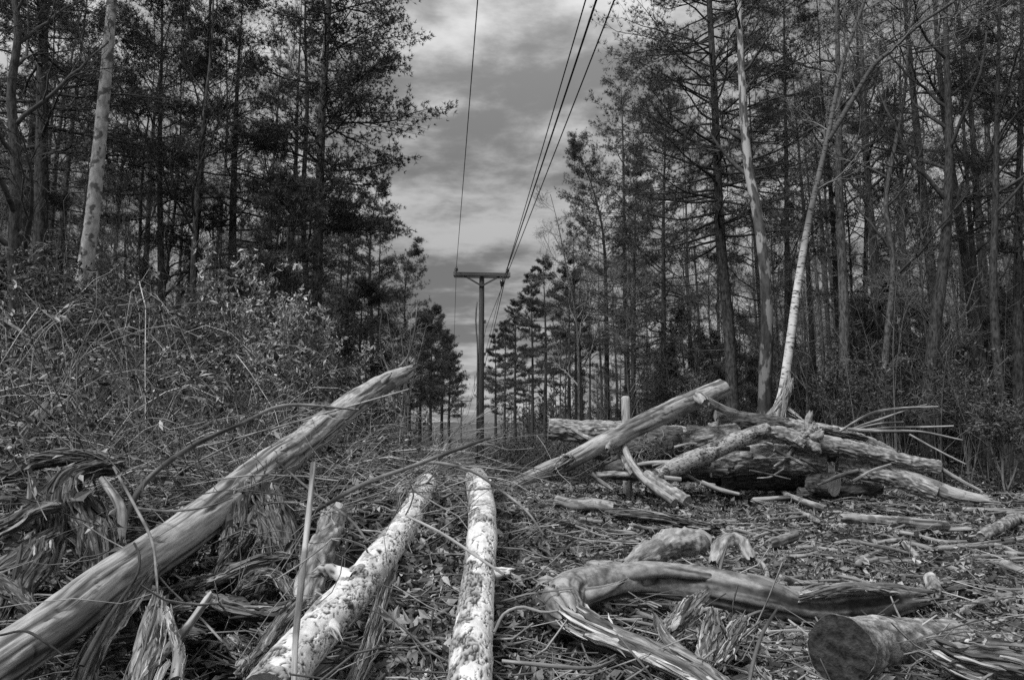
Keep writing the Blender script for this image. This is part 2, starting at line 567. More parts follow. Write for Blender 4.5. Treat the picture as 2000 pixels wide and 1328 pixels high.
def add_log(mb, ctrl, style, seed, k=44, ds=0.02, flat=1.0, torn=(0, 0), twist=0.0, maxn=520):
    """ctrl rows: (px, py, Y, width in photograph pixels) -> world tube of real size at its own distance"""
    pts = np.array([P(c[0], c[1], c[2]) for c in ctrl])
    rad = np.array([0.5 * c[3] / F * depth_of(p) for c, p in zip(ctrl, pts)])
    if style == 'splinter':
        k = int(k * 1.7)
        rad = np.maximum(rad, 0.62 * rad.max())
    L = np.linalg.norm(np.diff(pts, axis=0), axis=1).sum()
    n = int(np.clip(L / ds, 8, maxn))
    CR = catmull(np.column_stack([pts, rad]), n)
    C, R = CR[:, :3], np.maximum(CR[:, 3], 0.003)
    if style != 'splinter' and len(C) > 12:
        sl = np.linspace(0, L, n)
        C = C + R.mean() * 0.3 * np.stack([fbm(np.stack([sl * 1.7, sl * 0, sl * 0 + i], -1), seed + 31, 3) - 0.5 for i in range(3)], -1)
    V, ax, tone, T, e1, e2 = log_shape(C, R, style, seed, k, flat, torn, twist)
    i = np.arange(n - 1)[:, None] * k + np.arange(k)[None, :]
    j = np.arange(n - 1)[:, None] * k + (np.arange(k)[None, :] + 1) % k
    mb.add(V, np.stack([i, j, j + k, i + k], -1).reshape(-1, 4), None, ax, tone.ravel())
    for e in (0, n - 1):        # close the ends
        Rg = V[e][None] * np.array([1.0, 0.55, 0.0])[:, None, None] + V[e].mean(0) * np.array([0.0, 0.45, 1.0])[:, None, None]
        Rg[1:] += (T[e] * (0.3 if e == 0 else -0.3) * rad.mean())
        ii = np.arange(2)[:, None] * k + np.arange(k)[None, :]
        jj = np.arange(2)[:, None] * k + (np.arange(k)[None, :] + 1) % k
        mb.add(Rg, np.stack([ii, jj, jj + k, ii + k], -1).reshape(-1, 4), None, np.broadcast_to(ax[e], (3, k, 3)), 0.6)
    if style == 'splinter':     # long fibres of the torn wood
        rg = np.random.default_rng(seed)
        nf = int(60 + 50 * min(L, 1.2) / 0.4)
        m = 7
        u = np.linspace(0, 1, m)[None]
        t0 = rg.uniform(-0.06, 0.9, nf)
        ln = rg.lognormal(-1.45, 0.55, nf)
        tt = t0[:, None] + np.minimum(ln, 1.05 - t0)[:, None] * u
        idx = np.clip(tt * (n - 1), 0, n - 1.001)
        i0 = idx.astype(int)
        w_ = (idx - i0)[..., None]
        cen = C[i0] * (1 - w_) + C[i0 + 1] * w_
        Tf, f1, f2 = frames(C)
        a0 = rg.uniform(0, 2 * pi, (nf, 1)) + rg.normal(0, 0.35, (nf, 1)) * u
        lift = np.where(rg.random((nf, 1)) < 0.25, rg.uniform(0.2, 0.9, (nf, 1)), rg.uniform(-0.1, 0.15, (nf, 1)))
        rho = R[i0] * (rg.uniform(0.55, 1.05, (nf, 1)) + lift * np.where(rg.random((nf, 1)) < 0.5, u, 1 - u) ** 1.5)
        over = (tt - np.clip(tt, 0, 1))[..., None] * L * Tf[i0]
        Fp = cen + rho[..., None] * (np.cos(a0)[..., None] * f1[i0] * flat + np.sin(a0)[..., None] * f2[i0]) + over + rg.normal(size=(nf, m, 3)) * 0.0016
        Fr = np.minimum(rad.max() * np.exp(rg.normal(-2.6, 0.65, (nf, 1))), 0.02) * (np.interp(u, [0, 0.08, 0.85, 1], [0.35, 1, 0.8, 0.05]) * rg.uniform(0.6, 1.3, (nf, m))) + 0.0006
        tubes(mb, Fp, Fr, 4, tone=0.2 + 1.5 * rg.random(nf) ** 2.0, axis=True)
    return V, C, R, T


def cap_geo(mb, ring, centre, out, seed, bulge=0.0, rough=0.006):
    """an end face closing a ring of vertices"""
    k = len(ring)
    m = 9
    t = np.linspace(1, 0.0, m)[:, None, None]
    G = centre + (ring[None] - centre) * t * 0.985
    h = fbm(G * 38, seed, 3) - 0.5
    G = G + out * (h[..., None] * rough * 2 + bulge * (1 - t ** 2) + 0.001)
    V = G.reshape(-1, 3)
    i = np.arange(m - 1)[:, None] * k + np.arange(k)[None, :]
    j = np.arange(m - 1)[:, None] * k + (np.arange(k)[None, :] + 1) % k
    rad_ = np.linalg.norm(G - centre, axis=-1)
    th = np.linspace(0, 2 * pi, k, endpoint=False)[None] + 0 * rad_
    mb.add(V, np.stack([i, j, j + k, i + k], -1).reshape(-1, 4), None, np.stack([rad_, np.cos(th) * 0.2 + seed, np.sin(th) * 0.2], -1), 1.0)


def recentre(root):
    """put the thing's origin at its base"""
    lo, hi = np.array([1e9] * 3), np.array([-1e9] * 3)
    objs = [root] if root.data else []
    objs += [c for c in root.children_recursive if c.data]
    for o in objs:
        v = np.empty(len(o.data.vertices) * 3, np.float32)
        o.data.vertices.foreach_get('co', v)
        v = v.reshape(-1, 3)
        lo, hi = np.minimum(lo, v.min(0)), np.maximum(hi, v.max(0))
    b = np.array([(lo[0] + hi[0]) / 2, (lo[1] + hi[1]) / 2, lo[2]])
    for o in objs:
        v = np.empty(len(o.data.vertices) * 3, np.float32)
        o.data.vertices.foreach_get('co', v)
        v = (v.reshape(-1, 3) - b).astype(np.float32)
        o.data.vertices.foreach_set('co', v.ravel())
        o.data.update()
    root.location = b
    return root


LOGSEED = [100]


def log(label, ctrl, style='bark', m='logbark', cat='log', name='log', cut=(0, 0), torn=(0, 0), endmat='endgrain', group=None,
        k=44, ds=0.02, flat=1.0, twist=0.0, stubs=(), extra=(), body='stem', roots=None):
    LOGSEED[0] += 13
    sd = LOGSEED[0]
    simple = not (any(cut) or stubs or extra or roots)
    mb = MB()
    V, C, R, T = add_log(mb, ctrl, style, sd, k, ds, flat, torn, twist)
    if simple:
        o = mb.build(name, MT[m], smooth=style != 'splinter')
        tag(o, label, cat, group)
        return recentre(o)
    root = thing(name, label, cat, group=group)
    mb.build(body, MT[m], root, smooth=style != 'splinter')
    for e in (0, 1):
        if cut[e]:
            mc = MB()
            i = 0 if e == 0 else len(C) - 1
            cap_geo(mc, V[i], V[i].mean(0), T[i] * (-1 if e == 0 else 1), sd + 3)
            mc.build('cut_end', MT[endmat], root)
    for st in stubs:            # broken branch stubs
        ms = MB()
        add_log(ms, st, style, sd + 5, 18, 0.012, torn=(0, 0.05))
        ms.build('branch_stub', MT[m], root)
    if roots:
        rg = np.random.default_rng(sd)
        mr_ = MB()
        st = np.array([P(rg.uniform(roots[0], roots[1]), rg.uniform(roots[2], roots[3]), roots[4] + rg.uniform(0, 0.2)) for _ in range(46)])
        d = rg.normal(size=(46, 3)) * np.array([0.7, 0.3, 0.4]) + np.array([-0.2, -0.3, -0.25])
        pp = [st]
        for _ in range(9):
            pp.append(pp[-1] + nrm(d) * rg.uniform(0.02, 0.085, (46, 1)))
            d = d + rg.normal(size=d.shape) * 0.45 + np.array([0, 0, -0.06])
        pp = np.stack(pp, 1)
        tubes(mr_, pp, rg.uniform(0.004, 0.011, (46, 1)) * np.linspace(1.2, 0.5, 10)[None], 4, tone=rg.uniform(0.4, 1.1, 46), axis=True)
        mr_.build('roots', MT['weathered'], root)
    for nm, st, sty, mm, tn in extra:
        ms = MB()
        add_log(ms, st, sty, sd + 7, 30, 0.012, torn=tn, flat=0.6 if sty == 'splinter' else 1)
        ms.build(nm, MT[mm], root, smooth=sty != 'splinter')
    return recentre(root)


# --- big leaning log on the left
log('long smooth barkless grey log leaning up across the torn stump to a broken tip', [
    (-130, 1380, 2.2, 118), (0, 1290, 2.5, 104), (150, 1185, 2.95, 94), (330, 1062, 3.6, 84), (500, 932, 4.4, 76), (600, 858, 5.1, 60), (690, 790, 6.0, 48), (750, 752, 6.6, 40), (800, 724, 7.2, 32)],
    'weathered', 'weathered', k=64, ds=0.016, torn=(0, 0.28),
    stubs=[[(650, 815, 5.5, 24), (640, 800, 5.45, 20), (634, 790, 5.42, 14)], [(735, 762, 6.45, 20), (752, 742, 6.45, 14), (762, 733, 6.45, 8)]],
    extra=[('torn_wood', [(470, 945, 4.12, 30), (460, 985, 4.06, 52), (445, 1030, 4.0, 50), (430, 1062, 3.95, 24)], 'splinter', 'splinter', (0.02, 0.12)),
           ('torn_wood', [(300, 1105, 3.35, 26), (250, 1170, 3.15, 46), (190, 1260, 2.9, 42), (160, 1330, 2.75, 20)], 'splinter', 'splinter', (0.02, 0.12))])
# --- two white logs pointing away from the camera
log('white flaking log between the thin upright stick and the big fallen leaf', [
    (520, 1372, 2.3, 102), (575, 1290, 2.55, 90), (648, 1205, 2.85, 76), (706, 1140, 3.15, 66), (762, 1072, 3.6, 58), (806, 1000, 4.3, 46), (835, 938, 5.0, 34)],
    'flaky', 'flaky', k=110, ds=0.0065, torn=(0, 0.08),
    stubs=[[(690, 1130, 3.05, 30), (640, 1112, 3.1, 20), (612, 1120, 3.12, 12)], [(640, 1215, 2.75, 26), (655, 1230, 2.68, 20), (662, 1240, 2.66, 12)]])
log('white flaking log pointing straight at the utility pole', [
    (912, 1380, 2.25, 84), (922, 1270, 2.55, 74), (934, 1180, 2.9, 62), (943, 1090, 3.35, 53), (945, 1020, 3.9, 52), (938, 965, 4.8, 46), (930, 930, 5.7, 38)],
    'flaky', 'flaky', k=110, ds=0.0065, torn=(0, 0.08),
    stubs=[[(965, 1120, 3.15, 22), (985, 1118, 3.12, 18), (1000, 1116, 3.1, 12)]])
log('short dark crusty log tilted up beside the thin upright stick', [
    (655, 1000, 4.0, 44), (640, 1045, 3.8, 50), (615, 1110, 3.5, 54), (600, 1165, 3.3, 48), (592, 1200, 3.2, 30)], 'bark', 'logbark', cut=(1, 0), torn=(0, 0.06), endmat='endrot', k=52, ds=0.012)
log('slanted bark slab with a splintered lower end beside the white flaking log', [
    (585, 1175, 3.0, 42), (545, 1225, 2.85, 44), (505, 1280, 2.65, 40), (482, 1310, 2.55, 30)], 'splinter', 'splinter', cat='wood slab', name='wood_slab', torn=(0.05, 0.05), flat=0.5, k=40, ds=0.01)
log('narrow flat wood slab standing beside the big fallen leaf', [
    (770, 1110, 3.2, 16), (745, 1180, 2.95, 26), (722, 1260, 2.7, 30), (690, 1345, 2.4, 34)], 'splinter', 'splinter', cat='wood slab', name='wood_slab', torn=(0.08, 0.02), flat=0.45, k=32, ds=0.012)
log('thin straight stick standing upright before the torn stump', [
    (611, 905, 2.9, 11), (603, 1000, 2.75, 12), (590, 1120, 2.6, 12), (578, 1240, 2.42, 12), (574, 1345, 2.3, 12)], 'weathered', 'weathered', cat='stick', name='stick', cut=(1, 0), k=14, ds=0.02)
# --- the bent log in the right foreground
log('smooth bent log folded back on itself with one torn splintered arm', [
    (1800, 1168, 4.05, 36), (1740, 1172, 3.95, 62), (1650, 1182, 3.85, 66), (1565, 1188, 3.7, 64), (1480, 1168, 3.62, 76), (1390, 1148, 3.62, 72), (1290, 1132, 3.68, 68), (1200, 1134, 3.62, 66), (1130, 1150, 3.4, 76), (1098, 1180, 3.15, 84), (1120, 1215, 2.95, 70)],
    'weathered', 'smooth_wood', k=64, ds=0.014, torn=(0.25, 0.05),
    stubs=[[(1215, 1120, 3.6, 34), (1290, 1112, 3.58, 28), (1350, 1120, 3.56, 20), (1405, 1126, 3.58, 10)], [(1150, 1160, 3.1, 30), (1185, 1150, 3.05, 20), (1215, 1135, 3.0, 8)]],
    extra=[('split_arm', [(1092, 1168, 3.1, 70), (1132, 1215, 2.95, 84), (1210, 1250, 2.8, 58), (1290, 1285, 2.65, 60), (1370, 1325, 2.5, 62), (1440, 1370, 2.35, 60)], 'splinter', 'splinter_pale', (0.05, 0.1)),
           ('split_arm', [(1280, 1205, 2.95, 12), (1310, 1255, 2.75, 24), (1370, 1300, 2.55, 26), (1440, 1345, 2.4, 18)], 'splinter', 'splinter_pale', (0.1, 0.1)),
           ('torn_wood', [(1560, 1168, 3.62, 26), (1650, 1150, 3.74, 36), (1740, 1155, 3.85, 20)], 'splinter', 'splinter_pale', (0.06, 0.12))])
log('thick log whose dark rotted round end faces the camera', [
    (1640, 1264, 2.62, 124), (1668, 1262, 2.80, 118), (1710, 1258, 3.05, 108), (1780, 1258, 3.40, 100), (1850, 1262, 3.7, 92), (1930, 1268, 4.0, 80)],
    'bark_fine', 'logbark', cut=(1, 0), torn=(0, 0.2), endmat='endrot', k=110, ds=0.010, body='stem')
log('splintered grey log end running out of the frame beside the rotted log', [
    (1835, 1272, 2.8, 40), (1890, 1290, 2.75, 76), (1960, 1300, 2.72, 84), (2080, 1318, 2.7, 88)], 'splinter', 'splinter_pale', torn=(0.1, 0), k=56, ds=0.010)
for lab, c in (
        ('broken bark chunk leaning highest against the bent log', [(1375, 1160, 3.15, 22), (1345, 1190, 3.05, 46), (1312, 1228, 2.9, 44), (1300, 1245, 2.85, 20)]),
        ('broken upright wood chunk under the bent log, between two other chunks', [(1395, 1195, 2.95, 26), (1388, 1230, 2.85, 40), (1378, 1275, 2.75, 34), (1374, 1295, 2.7, 20)]),
        ('broken bark chunk under the bent log nearest to the rotted log end', [(1450, 1205, 2.95, 20), (1432, 1240, 2.85, 38), (1412, 1280, 2.75, 36), (1400, 1300, 2.7, 20)])):
    log(lab, [(a_, b_, c_, max(d_, 32)) for a_, b_, c_, d_ in c], 'splinter', 'splinter_pale', cat='wood chunk', name='wood_chunk', torn=(0.03, 0.03), flat=0.7, k=48, ds=0.006, group='broken chunks under the bent log')
log('mossy weathered log chunk lying behind the bent log', [
    (1225, 1108, 4.2, 34), (1270, 1085, 4.25, 48), (1320, 1062, 4.35, 52), (1362, 1060, 4.4, 46), (1380, 1075, 4.4, 30)], 'crumb', 'logbark', torn=(0.08, 0.03), k=44, ds=0.012)
log('hollow arched bark piece on the litter behind the bent log', [
    (1395, 1098, 4.25, 22), (1402, 1068, 4.35, 26), (1425, 1052, 4.45, 30), (1450, 1062, 4.45, 26), (1466, 1092, 4.35, 22)], 'crumb', 'logbark', cat='bark', name='bark_piece', torn=(0.03, 0.03), k=30, ds=0.01)

# --- the log pile
log('smooth straight log leaning up over the front of the log pile, sawn end highest', [
    (985, 955, 10.0, 20), (1050, 926, 10.2, 27), (1110, 900, 10.5, 34), (1240, 835, 11.0, 37), (1330, 793, 11.4, 39), (1412, 756, 11.8, 37)],
    'weathered', 'weathered', cut=(0, 1), k=44, ds=0.03,
    stubs=[[(1365, 776, 11.35, 26), (1372, 782, 11.2, 24), (1378, 786, 11.1, 22)], [(1380, 782, 11.3, 16), (1415, 800, 11.4, 15), (1440, 806, 11.5, 12)], [(1195, 862, 10.75, 20), (1188, 872, 10.65, 15), (1185, 878, 10.6, 12)]],
    extra=[('bark_patch', [(1080, 920, 10.25, 30), (1105, 902, 10.35, 40), (1112, 893, 10.4, 30)], 'splinter', 'splinter_pale', (0.1, 0.1))])
log('thick furrowed log jutting out of the pile beside the wooden post', [
    (1073, 838, 12.6, 40), (1130, 842, 12.6, 44), (1200, 845, 12.6, 46), (1280, 852, 12.6, 48), (1340, 860, 12.6, 48)], 'bark', 'logbark', cut=(1, 0), k=90, ds=0.02)
log('thickest dark log of the pile, hung with thin roots', [
    (1205, 880, 12.0, 70), (1250, 874, 12.0, 84), (1300, 872, 11.95, 84), (1340, 870, 11.9, 78)], 'bark', 'bark_grey', cut=(1, 1), endmat='endrot', k=96, ds=0.02,
    roots=(1235, 1345, 862, 890, 11.4))
log('thick furrowed log low in the pile with a ragged sawn end', [
    (1385, 902, 11.75, 56), (1450, 899, 11.7, 58), (1530, 898, 11.6, 58), (1585, 898, 11.45, 58), (1616, 900, 11.35, 54)], 'bark', 'logbark', cut=(1, 1), k=96, ds=0.02,
    stubs=[[(1595, 884, 11.25, 22), (1622, 876, 11.2, 16), (1634, 872, 11.2, 10)]])
log('pale crooked log propped against the front of the pile', [
    (1283, 928, 10.4, 26), (1330, 908, 10.6, 34), (1390, 882, 10.9, 33), (1440, 858, 11.1, 31), (1500, 838, 11.3, 24)], 'flaky', 'weathered', k=60, ds=0.016, cut=(1, 0),
    stubs=[[(1300, 920, 10.4, 16), (1290, 934, 10.2, 14), (1280, 940, 10.1, 10)]])
log('long bark covered log arching over the pile and sloping to its sawn lower end', [
    (1470, 846, 11.35, 24), (1515, 846, 11.3, 30), (1570, 862, 11.2, 32), (1640, 872, 11.0, 32), (1710, 888, 10.9, 31), (1780, 902, 10.8, 28), (1835, 913, 10.7, 26)], 'bark', 'logbark', cut=(0, 1), k=64, ds=0.016)
log('grey log lying across the top of the pile below the white birch', [
    (1385, 838, 12.2, 26), (1440, 832, 12.1, 29), (1520, 830, 12.0, 30), (1600, 842, 11.9, 28), (1680, 866, 11.8, 22)], 'bark', 'logbark', cut=(1, 0), torn=(0, 0.2), k=60, ds=0.016)
log('highest short log on the pile next to the sawn leaning log', [
    (1398, 812, 12.5, 22), (1450, 818, 12.5, 26), (1520, 828, 12.5, 24), (1580, 836, 12.4, 20)], 'bark', 'bark_grey', cut=(1, 1), k=60, ds=0.016)
for lab, c, mm in (
        ('stout bark covered log on the crest of the pile just right of the birch foot', [(1560, 838, 12.0, 26), (1620, 848, 11.9, 34), (1690, 868, 11.7, 34), (1745, 890, 11.5, 26)], 'logbark'),
        ('stout dark log bridging the pile crest between the sawn leaning log and the birch', [(1405, 826, 12.0, 28), (1470, 824, 12.0, 34), (1545, 832, 12.0, 32)], 'bark_grey'),
        ('thick log end showing between the thickest log and the pale crooked log', [(1330, 868, 11.6, 40), (1375, 858, 11.6, 46), (1440, 848, 11.7, 44)], 'logbark')):
    log(lab, c, 'bark', mm, cut=(1, 1), k=64, ds=0.02)
log('furrowed log in the pile sloping down under the long arching log', [
    (1635, 908, 11.2, 32), (1690, 918, 11.1, 36), (1750, 932, 10.9, 36), (1800, 950, 10.7, 34), (1830, 962, 10.6, 26)], 'bark', 'logbark', cut=(1, 1), k=64, ds=0.016)
log('smooth pale log sliding off the end of the pile into the litter', [
    (1715, 902, 11.0, 22), (1760, 925, 10.9, 28), (1820, 950, 10.7, 29), (1870, 966, 10.5, 26), (1935, 978, 10.3, 16)], 'weathered', 'weathered', cut=(1, 0), torn=(0, 0.1), k=60, ds=0.016)
log('short stubby log end poking out at the foot of the pile', [
    (1590, 945, 11.3, 44), (1610, 944, 11.1, 48), (1630, 946, 10.95, 46)], 'bark', 'bark_grey', cut=(0, 1), k=44, ds=0.015)
log('dark log lying in shade at the foot of the pile', [
    (1560, 962, 11.3, 22), (1640, 958, 11.3, 26), (1720, 954, 11.3, 20)], 'bark', 'bark_grey', k=30, ds=0.02, cut=(0, 1))
log('knotty upright stump piece with a dark spike on the pile', [
    (1560, 872, 10.9, 26), (1572, 858, 10.88, 30), (1580, 842, 10.85, 28), (1586, 828, 10.85, 24)], 'crumb', 'logbark', cat='stump', name='stump_piece', k=48, ds=0.008, cut=(1, 0), torn=(0, 0.06),
    stubs=[[(1578, 838, 10.82, 15), (1579, 820, 10.82, 12), (1584, 804, 10.82, 9)], [(1582, 856, 10.75, 18), (1598, 850, 10.72, 16), (1606, 842, 10.72, 12)], [(1575, 862, 10.75, 18), (1592, 872, 10.7, 16), (1600, 882, 10.7, 12)]])
for lab, c in (
        ('ragged splintered wood piece on the pile beside the fan of thin branches', [(1605, 838, 11.7, 16), (1640, 846, 11.6, 24), (1690, 858, 11.5, 18)]),
        ('pale splintered wood piece on the pile below the fan of thin branches', [(1640, 862, 11.3, 18), (1680, 868, 11.25, 20), (1715, 880, 11.2, 10)]),
        ('dark splintered wood piece on top of the pile beside the birch foot', [(1575, 826, 12.1, 10), (1610, 834, 12.0, 16), (1655, 848, 11.9, 10)])):
    log(lab, c, 'splinter', 'splinter', cat='wood piece', name='wood_piece', torn=(0.1, 0.12), flat=0.6, k=30, ds=0.012)
for lab, c, st in (
        ('straight pole leaning from the pile down to the litter, longest of the crossed poles', [(1218, 872, 10.9, 13), (1235, 905, 10.5, 15), (1262, 940, 10.1, 16), (1318, 982, 9.6, 17)], 'weathered'),
        ('thick bark covered pole lying under the longest crossed pole', [(1262, 928, 10.2, 24), (1300, 955, 9.9, 26), (1343, 980, 9.6, 24)], 'bark'),
        ('short dark pole stuck between the crossed poles and the thickest log', [(1210, 884, 11.0, 13), (1225, 905, 10.7, 15), (1238, 928, 10.4, 14)], 'bark'),
        ('short pale stick poking out below the thick jutting log', [(1119, 838, 11.9, 9), (1140, 850, 11.6, 10), (1170, 864, 11.2, 10)], 'weathered'),
        ('level stick at the foot of the crossed poles', [(1165, 928, 10.6, 12), (1210, 926, 10.6, 13), (1275, 930, 10.5, 12)], 'bark'),
        ('pale level stick under the pale crooked log', [(1260, 934, 10.2, 9), (1290, 932, 10.2, 10), (1330, 936, 10.2, 9)], 'weathered')):
    log(lab, c, st, 'weathered' if st == 'weathered' else 'logbark', cat='pole' if 'pole' in lab.split()[:4] else 'stick', name='fallen_pole' if 'pole' in lab.split()[:4] else 'stick', k=18, ds=0.02, cut=(1, 1))
for lab, c, r in (
        ('dark log at the very back of the pile behind the thickest log', [(1190, 905, 12.7, 40), (1300, 902, 12.7, 46), (1420, 900, 12.7, 42)], 0),
        ('dark log wedged under the thickest log at the foot of the pile', [(1178, 915, 11.85, 34), (1230, 918, 11.9, 38), (1330, 922, 12.0, 38), (1440, 926, 12.1, 34)], 0),
        ('dark log underneath the thick furrowed log with the ragged sawn end', [(1400, 936, 12.1, 44), (1500, 930, 12.1, 52), (1620, 930, 12.2, 46)], 0),
        ('dark log at the back of the pile below the grey top log', [(1480, 862, 12.7, 50), (1580, 872, 12.7, 50), (1700, 894, 12.7, 36)], 0),
        ('log filling the pile between the thickest log and the grey top log', [(1340, 845, 12.6, 34), (1420, 856, 12.6, 42), (1500, 868, 12.6, 40)], 0)):
    log(lab, c, 'bark', 'bark_grey', k=36, ds=0.025, cut=(1, 1), endmat='endrot')
rg_ = np.random.default_rng(17)
for i in range(30):
    x0 = rg_.uniform(1150, 1760)
    up = np.interp(x0, [1150, 1300, 1500, 1760], [60, 85, 100, 60])
    y0 = np.interp(x0, [1150, 1760], [935, 955]) - rg_.uniform(0, up)
    dx, dy = rg_.uniform(30, 110) * (1 if rg_.random() < 0.7 else -1), rg_.normal(8, 22)
    Y0 = 11.6 - (y0 - 850) / 110 * 1.3 + rg_.uniform(-0.3, 0.1)
    w0 = rg_.uniform(3, 11)
    log('broken thin limb tangled among the big logs of the pile', [(x0, y0, Y0, w0), (x0 + dx * 0.5, y0 + dy * 0.5 + rg_.normal(0, 5), Y0, w0 * 0.9), (x0 + dx, y0 + dy, Y0 + rg_.uniform(-0.2, 0.2), w0 * 0.6)],
        'weathered', ('weathered', 'bark_grey', 'logbark')[i % 3], cat='branch', name='broken_limb', k=10, ds=0.03, group='broken limbs tangled in the log pile')
# fan of thin branches at the end of the pile
for lab, c in (
        ('topmost thin branch of the fan arching off the pile', [(1640, 842, 11.4, 5), (1700, 808, 11.3, 5), (1760, 797, 11.2, 4), (1832, 794, 11.1, 3)]),
        ('second thin branch of the fan, rising to a pale tip', [(1660, 838, 11.4, 5), (1720, 818, 11.3, 4), (1775, 799, 11.2, 3), (1810, 790, 11.2, 3)]),
        ('short thin branch in the middle of the fan off the pile', [(1665, 840, 11.3, 4), (1715, 828, 11.2, 4), (1765, 824, 11.1, 3)]),
        ('level thin branch of the fan with a forked tip', [(1670, 842, 11.3, 5), (1730, 835, 11.2, 4), (1800, 834, 11.1, 4), (1862, 832, 11.0, 3)]),
        ('lowest thin branch of the fan, drooping towards the undergrowth', [(1655, 838, 11.2, 7), (1720, 842, 11.1, 7), (1800, 844, 11.0, 6), (1880, 860, 10.9, 4)]),
        ('bare thin branch hanging down to the litter behind the pile end', [(1776, 848, 11.0, 4), (1830, 878, 10.9, 4), (1885, 906, 10.8, 4)]),
        ('bare branch end trailing from the long arching log', [(1832, 912, 10.7, 9), (1862, 930, 10.6, 8), (1915, 958, 10.5, 6)])):
    log(lab, c, 'weathered', 'weathered', cat='branch', name='thin_branch', k=8, ds=0.04, group='thin branches fanning off the pile')


def post():
    mb = MB()
    pt = P(1224, 870, 12.28)
    g = float(gz(pt[0], pt[1])) - 0.1
    top = P(1224, 773, 12.28)[2]
    r = 0.5 * 18 / F * 12
    zs = np.array([g, g + 0.4, 0.5 * (g + top), top - 0.10, top - 0.035, top - 0.008, top])
    rs = np.array([1, 1, 0.98, 0.97, 0.93, 0.7, 0.05]) * r
    C = np.stack([np.full(7, pt[0]), np.full(7, pt[1]), zs], -1)
    tubes(mb, C[None], rs[None], 16, axis=True)
    o = mb.build('wooden_post', MT['postwood'])
    tag(o, 'pale round topped wooden post standing behind the leaning log', 'post')
    return recentre(o)


post()

# --- torn stumps and roots on the left
def root_wad(name, label, pieces, seed, parts='root'):
    root = thing(name, label, 'stump')
    for i, (c, sty, m, torn, flat) in enumerate(pieces):
        mb = MB()
        add_log(mb, c, sty, seed + i * 7, 44, 0.011, flat, torn, twist=0.6 if sty == 'splinter' else 0)
        mb.build('torn_wood' if sty == 'splinter' else 'root', MT[m], root, smooth=sty != 'splinter')
    return recentre(root)


SPL = ('splinter', 'splinter', (0.06, 0.12), 0.6)
root_wad('torn_stump', 'big torn stump with curving splintered roots behind the long leaning log', [
    ([(225, 912, 4.0, 18), (180, 915, 3.9, 44), (130, 935, 3.8, 60), (100, 985, 3.7, 66), (95, 1050, 3.6, 56), (85, 1110, 3.5, 30)],) + SPL,
    ([(235, 905, 4.1, 14), (160, 890, 4.1, 30), (70, 900, 4.1, 44), (0, 930, 4.0, 52), (-60, 960, 3.9, 50)],) + SPL,
    ([(120, 930, 3.95, 60), (160, 1000, 3.85, 84), (190, 1060, 3.7, 86), (200, 1120, 3.6, 60), (190, 1160, 3.5, 30)],) + SPL,
    ([(110, 990, 3.6, 30), (60, 1000, 3.5, 44), (10, 1030, 3.4, 56), (-50, 1050, 3.3, 60)],) + SPL,
    ([(100, 1040, 3.5, 30), (50, 1075, 3.4, 44), (0, 1110, 3.3, 56), (-60, 1150, 3.2, 60)],) + SPL,
    ([(80, 1060, 3.3, 40), (70, 1100, 3.2, 56), (40, 1150, 3.1, 50), (20, 1190, 3.0, 30)],) + SPL,
    ([(-40, 1110, 3.1, 30), (20, 1150, 3.0, 36), (60, 1190, 2.9, 20)],) + SPL,
    ([(200, 935, 3.85, 14), (235, 990, 3.7, 18), (240, 1050, 3.55, 14)], 'weathered', 'weathered', (0, 0.05), 1.0),
    ([(60, 940, 3.7, 14), (64, 965, 3.68, 22), (60, 985, 3.66, 16)], 'weathered', 'weathered', (0.03, 0.03), 0.5),
], 900)
root_wad('torn_stump', 'fibrous torn stump hanging below the middle of the long leaning log', [
    ([(485, 945, 4.25, 60), (505, 990, 4.15, 84), (520, 1040, 4.0, 76), (530, 1085, 3.9, 50)],) + SPL,
    ([(530, 955, 4.2, 30), (552, 1010, 4.05, 50), (566, 1060, 3.95, 48), (572, 1100, 3.85, 26)],) + SPL,
    ([(460, 985, 4.0, 44), (455, 1040, 3.9, 50), (440, 1090, 3.75, 36), (425, 1120, 3.7, 20)],) + SPL,
    ([(470, 1150, 3.3, 30), (500, 1125, 3.4, 40), (545, 1130, 3.4, 40), (570, 1165, 3.3, 26)],) + SPL,
    ([(400, 1140, 3.4, 20), (450, 1120, 3.5, 36), (510, 1100, 3.55, 40), (560, 1090, 3.6, 26)],) + SPL,
    ([(420, 1170, 3.2, 30), (470, 1190, 3.1, 50), (530, 1195, 3.1, 44), (580, 1180, 3.15, 24)],) + SPL,
], 1200)
log('splintered upright wood shard with a pointed tip in the dark hollow', [
    (312, 1168, 2.75, 14), (306, 1200, 2.7, 34), (295, 1255, 2.6, 50), (282, 1310, 2.45, 52), (275, 1350, 2.35, 50)], 'splinter', 'splinter_pale', cat='wood shard', name='wood_shard', torn=(0.06, 0), flat=0.6, k=40, ds=0.008)
log('thin broken stick leaning against the pointed wood shard', [
    (412, 1160, 2.85, 14), (370, 1220, 2.7, 17), (330, 1265, 2.6, 18), (300, 1300, 2.5, 14)], 'weathered', 'weathered', cat='stick', name='stick', torn=(0.02, 0.04), k=16, ds=0.012)
log('forked bleached stick standing beside the pointed wood shard', [
    (328, 1190, 2.7, 8), (338, 1230, 2.6, 16), (350, 1280, 2.5, 22), (345, 1330, 2.4, 20)], 'splinter', 'weathered', cat='stick', name='stick', torn=(0.04, 0), k=18, ds=0.01)
log('pale split branch standing in the brambles above the big torn stump', [
    (88, 795, 4.9, 12), (60, 832, 4.8, 24), (30, 872, 4.7, 28), (8, 905, 4.6, 26)], 'splinter', 'weathered', cat='branch', name='broken_branch', torn=(0.08, 0.05), k=24, ds=0.012)
